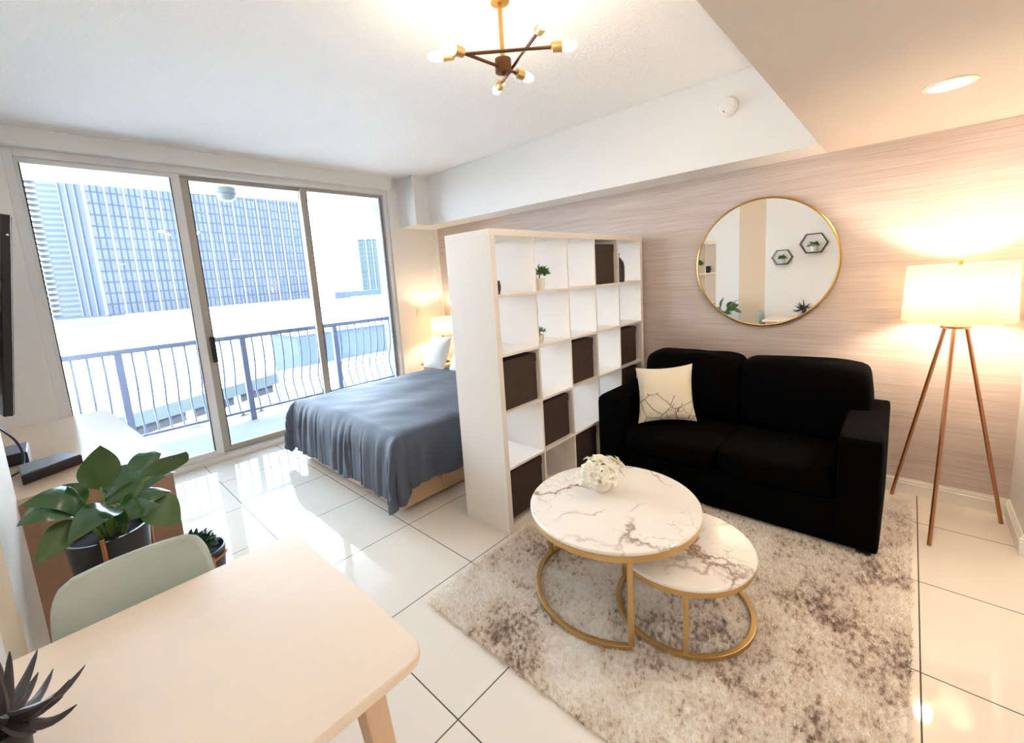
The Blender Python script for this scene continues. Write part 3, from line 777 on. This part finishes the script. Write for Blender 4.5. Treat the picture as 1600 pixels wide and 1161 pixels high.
# ------------------------------------------------------------------ coffee tables
cx, cy = .02, -.70
t = Thing('coffee_table', 'larger round marble coffee table with open gold ring base', 'table', (cx, cy, .012))
t.part('top', MB().lathe([(0, .432), (.394, .432), (.40, .437), (.40, .446), (.396, .45), (0, .45)], (cx, cy, 0), 96), 'marble_a')
t.part('rim', MB().arc_bar((cx, cy, .404), .386, 0, 2*PI, .02, .028, 96), 'gold', bev=.002)
a0, a1 = math.radians(-141), math.radians(-141-225)
t.part('base_ring', MB().arc_bar((cx, cy, .012), .385, a1, a0, .022, .022, 72), 'gold', bev=.002)
for a in (a0, math.radians(93), a1+.03):
    ca, sa = math.cos(a), math.sin(a)
    t.part('leg', MB().bar((cx+.385*ca, cy+.385*sa, .03), (cx+.385*ca, cy+.385*sa, .41), .022, .022, (ca, sa, 0)), 'gold', bev=.002)
cx2, cy2 = .078, -1.012
t = Thing('coffee_table', 'smaller round marble coffee table nested under the larger one', 'table', (cx2, cy2, .012))
t.part('top', MB().lathe([(0, .308), (.292, .308), (.297, .312), (.297, .321), (.293, .325), (0, .325)], (cx2, cy2, 0), 80), 'marble_b')
t.part('rim', MB().arc_bar((cx2, cy2, .284), .284, 0, 2*PI, .018, .024, 80), 'gold', bev=.002)
t.part('base_ring', MB().arc_bar((cx2, cy2, .012), .287, 0, 2*PI, .022, .022, 72), 'gold', bev=.002)
for dg in (-156, 93, -32):
    a = math.radians(dg); ca, sa = math.cos(a), math.sin(a)
    t.part('leg', MB().bar((cx2+.284*ca, cy2+.284*sa, .03), (cx2+.284*ca, cy2+.284*sa, .29), .02, .02, (ca, sa, 0)), 'gold', bev=.002)

# flowers
fx, fy, fz = .075, -.60, .45
t = Thing('flower_bowl', 'small white bowl of ivory artificial flowers on the larger coffee table', 'flowers', (fx, fy, fz))
t.part('bowl', MB().lathe([(0, 0), (.03, 0), (.052, .02), (.06, .045), (.056, .065), (.05, .064), (.052, .045), (.03, .015), (0, .012)], (fx, fy, fz), 36), 'white_pot')
random.seed(11)
tw = MB()
for k in range(7):
    a = random.uniform(0, 2*PI); r0 = random.uniform(.02, .045)
    p = [(fx+r0*math.cos(a), fy+r0*math.sin(a), fz+.05), (fx+r0*1.4*math.cos(a+.4), fy+r0*1.4*math.sin(a+.4), fz+.09), (fx+r0*2.2*math.cos(a+1.0), fy+r0*2.2*math.sin(a+1.0), fz+.085+.06*random.random())]
    tw.tube(p, .003, 6)
t.part('twigs', tw, 'twig')
def blossom(c, d, R):
    c, d = Vector(c), Vector(d).normalized(); b = MB()
    e1 = d.orthogonal().normalized(); e2 = d.cross(e1)
    for ring, (cnt, sp, rr) in enumerate(((7, .95, 1.), (6, .6, .8), (4, .3, .55))):
        for k in range(cnt):
            a = 2*PI*k/cnt+ring*.5+random.uniform(-.2, .2)
            o = (e1*math.cos(a)+e2*math.sin(a))
            tip = c+(o*sp+d*(1-sp*.75))*R*rr
            b.leaf(c, tip, R*.75*rr, d, .22, .25, 5, 4, ruffle=.25)
    return b
nb = 0
for (px, py, pz, R) in [(0, 0, .155, .05), (-.055, .02, .135, .047), (.055, -.01, .135, .047), (.01, -.055, .12, .047), (-.05, -.045, .115, .045), (.09, -.05, .125, .045), (.02, .06, .14, .047), (.07, .05, .125, .043), (-.085, -.005, .105, .043), (.055, -.075, .10, .038), (-.10, .045, .10, .04), (.115, .0, .115, .04), (-.02, -.08, .095, .036)]:
    d = Vector((px, py-.03, .09))
    b = t.part('blossom', blossom((fx+px, fy+py, fz+pz-.01), d, R*1.15), 'petal')
    t.part('blossom_centre', MB().soft(fx+px-.008, fx+px+.008, fy+py-.008, fy+py+.008, fz+pz-.006, fz+pz+.012, 2.2, 2), 'petal_core', parent=b)

# ------------------------------------------------------------------ dining table
TX0, TX1, TY0, TY1 = -1.878, -1.226, -.955, -.208
def rrect(x0, x1, y0, y1, r, n=8, corners=(1, 1, 1, 1)):
    P = []
    for (cx_, cy_, a, k) in ((x1-r, y1-r, 0, 0), (x0+r, y1-r, 90, 1), (x0+r, y0+r, 180, 2), (x1-r, y0+r, 270, 3)):
        if corners[k]:
            for i in range(n+1):
                q = math.radians(a+90*i/n); P.append((cx_+r*math.cos(q), cy_+r*math.sin(q)))
        else:
            P.append(((x0 if cx_ < (x0+x1)/2 else x1), (y0 if cy_ < (y0+y1)/2 else y1)))
    return P
t = Thing('dining_table', 'pale birch dining table pushed against the left wall', 'table', (-1.55, -.58, 0))
t.part('top', MB().prism(rrect(TX0, TX1, TY0, TY1, .05, corners=(1, 0, 0, 1)), .715, .74), 'birch', bev=.005)
t.part('apron', MB().box(TX0+.06, TX1-.10, TY0+.08, TY0+.10, .65, .715).box(TX0+.06, TX1-.10, TY1-.10, TY1-.08, .65, .715).box(TX1-.12, TX1-.10, TY0+.08, TY1-.08, .65, .715), 'birch_leg', bev=.003)
for sx, sy in ((1, -1), (1, 1), (-1, -1), (-1, 1)):
    bx = TX1-.115 if sx > 0 else TX0+.10; by = TY0+.085 if sy < 0 else TY1-.085
    ex = bx+(.055 if sx > 0 else -.055); ey = by+.045*sy
    m = MB()
    for o in (-.017, .017):
        m.hexa([(ex-.017+o*.2, ey+o-.014, 0), (ex+.017+o*.2, ey+o-.014, 0), (ex+.017+o*.2, ey+o+.014, 0), (ex-.017+o*.2, ey+o+.014, 0)],
               [(bx-.026, by+o-.0165, .715), (bx+.026, by+o-.0165, .715), (bx+.026, by+o+.0165, .715), (bx-.026, by+o+.0165, .715)])
    t.part('leg', m, 'birch_leg', bev=.003)

# chair
t = Thing('dining_chair', 'pale sage green shell chair tucked behind the birch table', 'chair', (-1.625, -.31, 0))
def shell():
    prof = [(-.53, .435), (-.49, .452), (-.39, .448), (-.29, .438), (-.22, .432), (-.165, .442), (-.132, .475), (-.115, .54), (-.102, .62), (-.092, .70), (-.083, .77), (-.076, .828)]
    n = len(prof)-1
    def f(u, v):
        s = u*n; i = min(int(s), n-1); q = s-i
        y = prof[i][0]*(1-q)+prof[i+1][0]*q; z = prof[i][1]*(1-q)+prof[i+1][1]*q
        w = .189 if u < .5 else .189-.020*(u-.5)*2
        e = max(0, (u-.80)/.2)
        if e: w *= .72+.28*math.sqrt(max(0, 1-e**2.6))
        e0 = max(0, (.16-u)/.16)
        if e0: w *= .8+.2*math.sqrt(max(0, 1-e0**2))
        a = 2*v-1
        if u > .55: y -= .030*a*a*min(1, (u-.55)/.2)
        else: z += .012*a*a
        return Vector((-1.625+w*a, y, z))
    return MB().grid(f, 44, 20)
o = t.part('shell', shell(), 'mint', solid=.012)
for sx in (-1, 1):
    for sy, yy in ((-1, -.46), (1, -.22)):
        t.part('leg', MB().tube([(-1.62+sx*.15, yy, .425), (-1.62+sx*.20, yy+sy*.06, 0)], [.017, .011], 12), 'birch_leg')
t.part('seat_support', MB().box(-1.765, -1.485, -.47, -.21, .405, .426), 'mint', bev=.004)

# aloe on the table
ax, ay, az = -1.840, -.612, .74
t = Thing('aloe_plant', 'dark spiky aloe in a black pot on the birch table by the wall', 'plant', (ax, ay, az))
t.part('pot', MB().lathe([(0, 0), (.022, 0), (.029, .105), (.026, .105), (.024, .097), (0, .097)], (ax, ay, az), 28), 'black_pot')
t.part('soil', MB().lathe([(0, 0), (.024, 0), (0, .006)], (ax, ay, az+.095), 20), 'soil')
cen = Vector((ax, ay, az+.125))
for tip in [(-1.742, -.49, .812), (-1.757, -.615, .822), (-1.785, -.475, .828), (-1.797, -.49, .890), (-1.823, -.545, .940), (-1.835, -.60, .975), (-1.762, -.56, .842), (-1.80, -.52, .862), (-1.84, -.52, .92), (-1.80, -.70, .87), (-1.775, -.68, .90), (-1.84, -.68, .92), (-1.77, -.63, .86)]:
    tp = Vector(tip); b = MB(); d = tp-cen
    side = d.cross(Vector((0, 0, 1))).normalized()
    m = []
    for i in range(9):
        q = i/8; p = cen+d*q+Vector((0, 0, -.025*math.sin(PI*q)*(1 if tip[2] < .86 else .4))); m.append(p)
    b.tube(m, [.0105*(1-.55*abs(i/8-.35)-.45*(i/8)**2) if i < 8 else .0008 for i in range(9)], 8)
    t.part('leaf', b, 'aloe')

# ------------------------------------------------------------------ dresser with TV boxes
ang = math.radians(4.2)
t = Thing('dresser', 'low pale oak dresser under the television by the window', 'dresser', (-1.378, .955, 0), rotz=ang)
DL, DW, DH = 1.62, .56, .78
t.part('top', MB().box(-DW, 0, 0, DL, DH-.028, DH), 'oak', local=True, bev=.002)
t.part('side_panel', MB().box(-DW, -.002, 0.002, .025, 0, DH-.028), 'oak_shaded', local=True, bev=.002)
t.part('side_panel', MB().box(-DW, -.002, DL-.025, DL-.002, 0, DH-.028), 'oak_shaded', local=True, bev=.002)
t.part('back_panel', MB().box(-DW, -DW+.012, .025, DL-.025, .02, DH-.028), 'oak_shaded', local=True)
t.part('plinth', MB().box(-DW+.05, -.05, .025, DL-.025, 0, .05), 'oak_shaded', local=True)
for cidx in range(2):
    for k in range(3):
        y0 = .03+cidx*(DL-.05)/2; y1 = y0+(DL-.06)/2
        dr = t.part('drawer', MB().box(-DW+.03, 0, y0, y1-.004, .055+k*.23, .28+k*.23), 'oak', local=True, bev=.002)
        t.part('finger_pull', MB().box(.0, .012, (y0+y1)/2-.08, (y0+y1)/2+.08, .262+k*.23, .275+k*.23), 'oak_shaded', parent=dr, local=True)
t = Thing('set_top_box', 'flat grey media box with black sides on the dresser behind the plant', 'electronics', (-1.76, 1.23, .78))
def qbox(P, z0, z1): return MB().hexa([(x, y, z0) for x, y in P], [(x, y, z1) for x, y in P])
cP = [(-1.865, 1.10), (-1.672, 1.225), (-1.735, 1.36), (-1.88, 1.30)]
t.part('case', qbox(cP, .782, .825), 'black_plastic', bev=.004)
t.part('cover', qbox([(-1.862, 1.106), (-1.677, 1.226), (-1.737, 1.354), (-1.876, 1.296)], .825, .829), 'grey_plastic')
t = Thing('router_box', 'small square black and grey box by the wall on the dresser', 'electronics', (-1.90, 1.60, .78))
t.part('case', MB().box(-1.965, -1.852, 1.50, 1.72, .78, .835), 'black_plastic', bev=.004)
t.part('cover', MB().box(-1.963, -1.854, 1.502, 1.718, .835, .842), 'grey_plastic', bev=.003)
cab = MB()
P = [(-1.98, 1.7, 1.02), (-1.93, 1.55, .98), (-1.88, 1.45, .92), (-1.862, 1.40, .85), (-1.872, 1.34, .80), (-1.895, 1.30, .789), (-1.92, 1.28, .787)]
Q = []
for i in range(len(P)-1):
    for k in range(6):
        s = k/6; p0 = Vector(P[max(0, i-1)]); p1 = Vector(P[i]); p2 = Vector(P[i+1]); p3 = Vector(P[min(len(P)-1, i+2)])
        Q.append(.5*((2*p1)+(-p0+p2)*s+(2*p0-5*p1+4*p2-p3)*s*s+(-p0+3*p1-3*p2+p3)*s**3))
Q.append(Vector(P[-1]))
single('power_cable', 'black cable hanging from the television down to the dresser top', 'cable', MB().tube(Q, .005, 8), 'black_plastic', (-1.9, 1.4, .9))
single('power_cable', 'white cord running along the dresser side near the wall corner', 'cable', MB().tube([(-1.90, .948, .30), (-1.85, .940, .335), (-1.80, .938, .345), (-1.75, .936, .345)], .004, 8), 'white_trim', (-1.85, .94, .3))

# TV: near lower corner and far end, tilted forward
n_top, n_bot = Vector((-1.727, 1.05, 1.93)), Vector((-1.842, 1.05, 1.10))
f_top = Vector((-1.935, 2.48, 1.93)); f_bot = Vector((-2.05, 2.48, 1.10))
t = Thing('television', 'large black flat television hung above the dresser at the left edge', 'television', (-1.95, 1.8, 1.1))
nv_ = (f_top-n_top).cross(n_bot-n_top).normalized()
if nv_.x < 0: nv_ = -nv_
def slab(a, b, c, d, q0, q1): return MB().hexa([p+nv_*q0 for p in (a, b, c, d)], [p+nv_*q1 for p in (a, b, c, d)])
t.part('housing', slab(n_top, f_top, f_bot, n_bot, -.03, 0.), 'black_plastic', bev=.004)
def lerp4(e):
    cc = (n_top+f_top+f_bot+n_bot)/4; return [cc+(p-cc)*e for p in (n_top, f_top, f_bot, n_bot)]
t.part('screen', slab(*lerp4(.985), 0., .003), 'black_plastic')
cc = (n_top+f_top+f_bot+n_bot)/4
t.part('wall_mount', MB().box(XLR, XLR+.02, cc.y-.2, cc.y+.2, 1.35, 1.7).bar((XLR+.02, cc.y, 1.52), tuple(cc-nv_*.03), .04, .04), 'black_plastic')
t.part('indicator', MB().soft(-1.752, -1.744, 1.04, 1.048, 1.845, 1.853, 3, 2), 'white_pot')

# ------------------------------------------------------------------ big leafy plant
pxc, pyc, pr = -1.652, .45, .118
t = Thing('potted_plant', 'large leafy plant in a black planter on gold legs before the dresser', 'plant', (pxc, pyc, 0))
t.part('pot', MB().lathe([(0, .40), (.095, .40), (pr, .715), (pr-.008, .715), (pr-.014, .69), (0, .69)], (pxc, pyc, 0), 48), 'black_pot')
t.part('soil', MB().lathe([(0, .703), (.05, .70), (pr-.015, .693), (pr-.015, .688), (0, .688)], (pxc, pyc, 0), 32), 'soil')
st = t.part('stand_ring', MB().arc_bar((pxc, pyc, .50), .112, 0, 2*PI, .006, .016, 48), 'copper')
for a in (-100, 20, 140):
    a = math.radians(a); c_, s_ = math.cos(a), math.sin(a)
    t.part('stand_leg', MB().tube([(pxc+.127*c_, pyc+.127*s_, .73), (pxc+.122*c_, pyc+.122*s_, .40), (pxc+.140*c_, pyc+.140*s_, .0)], .007, 8), 'copper')
leaves = [  # base, tip, width, normal, curl, fold, material
 ((-1.649, 0.455, 0.872), (-1.628, 0.405, 1.045), 0.118, (0.1, -1, 0.15), -0.05, -0.12, 'leaf_back'),
 ((-1.517, 0.29, 0.915), (-1.432, 0.12, 1.02), 0.125, (-0.15, -0.45, -0.85), -0.06, 0.15, 'leaf_back'),
 ((-1.69, 0.36, 0.851), (-1.835, 0.306, 0.939), 0.121, (0.1, -0.55, 0.9), 0.28, -0.25, 'leaf'),
 ((-1.729, 0.342, 0.865), (-1.844, 0.243, 0.898), 0.112, (0, -0.5, 0.9), 0.22, -0.3, 'leaf'),
 ((-1.726, 0.288, 0.847), (-1.823, 0.198, 0.779), 0.081, (0.3, -0.8, 0.5), 0.08, -0.25, 'leaf_back'),
 ((-1.623, 0.36, 0.82), (-1.753, 0.207, 0.802), 0.108, (0.0, -0.6, 0.8), 0.18, 0.15, 'leaf'),
 ((-1.645, 0.431, 0.821), (-1.421, 0.521, 0.829), 0.108, (0.1, -0.45, 0.9), 0.22, -0.2, 'leaf'),
 ((-1.609, 0.378, 0.813), (-1.457, 0.422, 0.788), 0.09, (0.1, -0.5, 0.9), 0.2, -0.25, 'leaf'),
 ((-1.636, 0.324, 0.808), (-1.502, 0.315, 0.779), 0.09, (0.1, -0.6, 0.8), 0.2, -0.2, 'leaf'),
 ((-1.551, 0.387, 0.793), (-1.453, 0.378, 0.663), 0.13, (0.35, -0.75, 0.55), 0.25, -0.15, 'leaf_back'),
 ((-1.645, 0.521, 0.829), (-1.511, 0.646, 0.869), 0.108, (0.0, -0.6, 0.8), 0.1, 0.2, 'leaf'),
 ((-1.56, 0.566, 0.842), (-1.43, 0.718, 0.891), 0.09, (0.1, -0.5, 0.9), 0.2, -0.25, 'leaf'),
 ((-1.699, 0.503, 0.815), (-1.789, 0.593, 0.878), 0.108, (-0.1, -0.4, 0.9), 0.15, 0.2, 'leaf'),
]
for b, tp, w, nr, cu, fo, mm in leaves:
    lf = t.part('leaf', MB().leaf(b, tp, w, nr, cu, fo, 16, 8, ruffle=.06), mm)
    B = Vector(b); base = Vector((pxc+(B.x-pxc)*.25, pyc+(B.y-pyc)*.25, .692)); mid = base.lerp(B, .55)+Vector((0, 0, .04))
    Tm = Vector(tp)
    pts = [base, base.lerp(mid, .5), mid, mid.lerp(B, .5)+Vector((0, 0, .012)), B, B.lerp(Tm, .04)]
    t.part('stem', MB().tube(pts, [.006, .0055, .005, .004, .0035, .003], 7), 'stem')

# smaller plant beside it
sx, sy = -1.362, .725
t = Thing('potted_plant', 'small dark fine leaved plant in a black pot in a gold stand on the floor', 'plant', (sx, sy, 0))
t.part('pot', MB().lathe([(0, .08), (.075, .08), (.102, .36), (.095, .36), (.09, .335), (0, .335)], (sx, sy, 0), 40), 'black_pot')
t.part('soil', MB().lathe([(0, .342), (.089, .337), (.089, .33), (0, .33)], (sx, sy, 0), 24), 'soil')
t.part('stand_ring', MB().arc_bar((sx, sy, .318), .104, 0, 2*PI, .006, .012, 40), 'copper')
for a in (-75, 45, 165):
    a = math.radians(a); c_, s_ = math.cos(a), math.sin(a)
    t.part('stand_leg', MB().tube([(sx+.110*c_, sy+.110*s_, .345), (sx+.112*c_, sy+.112*s_, .0)], .006, 8), 'copper')
t.part('foliage', tuft((sx-.02, sy, .375), .082, 300, .03, .018, seed=9), 'leaf_small')

# ------------------------------------------------------------------ hexagon wall planters (seen in the mirror)
def hexplanter(yc, zc, W, label, seed):
    dp = .09
    t = Thing('hexagon_planter', label, 'planter', (XL, yc, zc), group='hexagonal wire wall planters')
    P = [(W*.5, 0), (W*.27, W*.40), (-W*.27, W*.40), (-W*.5, 0), (-W*.27, -W*.40), (W*.27, -W*.40)]
    fr = MB(); bk = MB()
    for k in range(6):
        a, b = P[k], P[(k+1) % 6]
        for dx in (.005, dp): fr.tube([(XL+dx, yc+a[0], zc+a[1]), (XL+dx, yc+b[0], zc+b[1])], .005, 6)
        fr.tube([(XL+.005, yc+a[0], zc+a[1]), (XL+dp, yc+a[0], zc+a[1])], .004, 6)
    t.part('wire_frame', fr, 'black_metal')
    zb = zc-W*.40+.006
    t.part('shelf', MB().box(XL+.004, XL+dp, yc-W*.27, yc+W*.27, zb-.003, zb+.003), 'black_metal')
    p = pot_plant('potted_plant', ('green succulent in white pot in the larger hexagon planter' if W > .28 else 'green succulent in white pot in the smaller hexagon planter'), XL+.048, yc, zb+.004, W*.13, W*.22, W*.15, 60, 'leaf_bright', ll=.04, lw=.016, seed=seed)
hexplanter(-.700, 1.752, .32, 'larger black hexagon wire planter high on the left wall', 21)
hexplanter(-.325, 1.588, .25, 'smaller black hexagon wire planter lower on the left wall', 22)

# ------------------------------------------------------------------ ceiling fittings
hx, hy = -.107, -.273
t = Thing('chandelier', 'brass sputnik ceiling light with three crossed arms and six glowing bulbs', 'chandelier', (hx, hy, ZC))
t.part('canopy', MB().lathe([(0, ZC), (.045, ZC), (.045, ZC-.009), (.04, ZC-.014), (0, ZC-.014)], (hx, hy, 0), 36), 'brass')
t.part('rod', MB().lathe([(.0105, 2.53), (.0105, ZC-.012)], (hx, hy, 0), 14), 'brass')
t.part('hub', MB().lathe([(0, 2.472), (.010, 2.474), (.010, 2.484), (.038, 2.486), (.038, 2.540), (.014, 2.548), (0, 2.548)], (hx, hy, 0), 24), 'bronze')
def chand_arm(p, q):
    p, q = Vector(p), Vector(q); d = (q-p).normalized()
    a = t.part('arm', MB().tube([p+d*.08, q-d*.08], .0070, 10), 'bronze')
    for e, s in ((p, -1), (q, 1)):
        ax_ = d*s
        t.part('socket', MB().lathe([(0, -.112), (.012, -.112), (.020, -.106), (.0215, -.062), (.018, -.062), (0, -.064)], e+ax_*.02, 18, ax_), 'gold', parent=a)
        t.part('bulb', MB().lathe([(.011, -.062), (.017, -.045), (.021, -.022), (.019, .0), (.011, .018), (0, .023)], e+ax_*.0, 16, ax_), 'bulb', parent=a)
chand_arm((-.405, -.140, 2.510), (-.010, -.590, 2.512))
chand_arm((-.415, -.235, 2.512), (.060, -.290, 2.502))
chand_arm((-.235, -.635, 2.520), (.040, -.080, 2.505))

dx_, dy_ = .953, -1.79
t = Thing('recessed_downlight', 'bright round recessed downlight in the lowered ceiling', 'light', (dx_, dy_, ZS))
t.part('trim_ring', MB().lathe([(.062, 0), (.085, 0), (.085, -.005), (.066, -.008), (.062, -.004)], (dx_, dy_, ZS), 40, cap=False), 'white_trim')
t.part('lens', MB().lathe([(0, -.003), (.064, -.003), (.064, -.001), (0, -.001)], (dx_, dy_, ZS), 32), 'downlight_lens')
if 1:  # extra downlights added out of view to fill the room from behind
    for (ex, ey) in ((-.6, -2.9), (.7, -3.2)):
        c = copy_tree(t.o); c.location = (ex, ey, ZS); c['label'] = 'added fill downlight above the entrance, unseen behind the camera'; c['group'] = 'added fill downlights'
sdy, sdz = -.752, 2.588
t = Thing('smoke_detector', 'round white smoke detector on the soffit face', 'detector', (1.592, sdy, sdz))
t.part('base', MB().lathe([(0, 0), (.064, 0), (.064, .012), (0, .012)], (1.592, sdy, sdz), 36, (-1, 0, 0)), 'white_pot')
t.part('cover', MB().lathe([(.058, .012), (.056, .028), (.045, .04), (0, .042)], (1.592, sdy, sdz), 36, (-1, 0, 0)), 'white_pot')
t.part('button', MB().lathe([(0, .03), (.008, .03), (.008, .04), (0, .041)], (1.592, sdy+.02, sdz-.032), 14, (-1, 0, 0)), 'grey_plastic')

# ------------------------------------------------------------------ light
w = bpy.data.worlds.new('World'); bpy.context.scene.world = w; w.use_nodes = True
nt = w.node_tree; nt.nodes.clear(); g = N(nt)
out = g.n('OutputWorld'); bg = g.n('Background'); g.l(bg.outputs[0], out.inputs[0])
tc = g.n('TexCoord'); sx_ = g.n('SeparateXYZ'); g.l(tc.outputs['Generated'], sx_.inputs[0])
g.l(g.ramp(sx_.outputs[2], [(0., (.84, .92, 1)), (.6, (.52, .74, 1.))]), bg.inputs[0])
bg.inputs[1].default_value = 3.4
sun = bpy.data.lights.new('sun', 'SUN'); sun.energy = 2.5; sun.angle = .01; sun.color = (1, .96, .88)
so = bpy.data.objects.new('sun', sun); C.objects.link(so)
so.rotation_euler = Vector((.35, .72, -.62)).to_track_quat('-Z', 'Y').to_euler()

sc = bpy.context.scene
sc.view_settings.view_transform = 'Standard'; sc.view_settings.look = 'None'
sc.view_settings.exposure = 2.75; sc.view_settings.gamma = 1.0; sc.view_settings.use_curve_mapping = False
cy = sc.cycles
cy.use_denoising = True
cy.max_bounces = 10; cy.diffuse_bounces = 6; cy.glossy_bounces = 5; cy.transparent_max_bounces = 12
cy.sample_clamp_indirect = 8.0; cy.caustics_reflective = False; cy.caustics_refractive = False
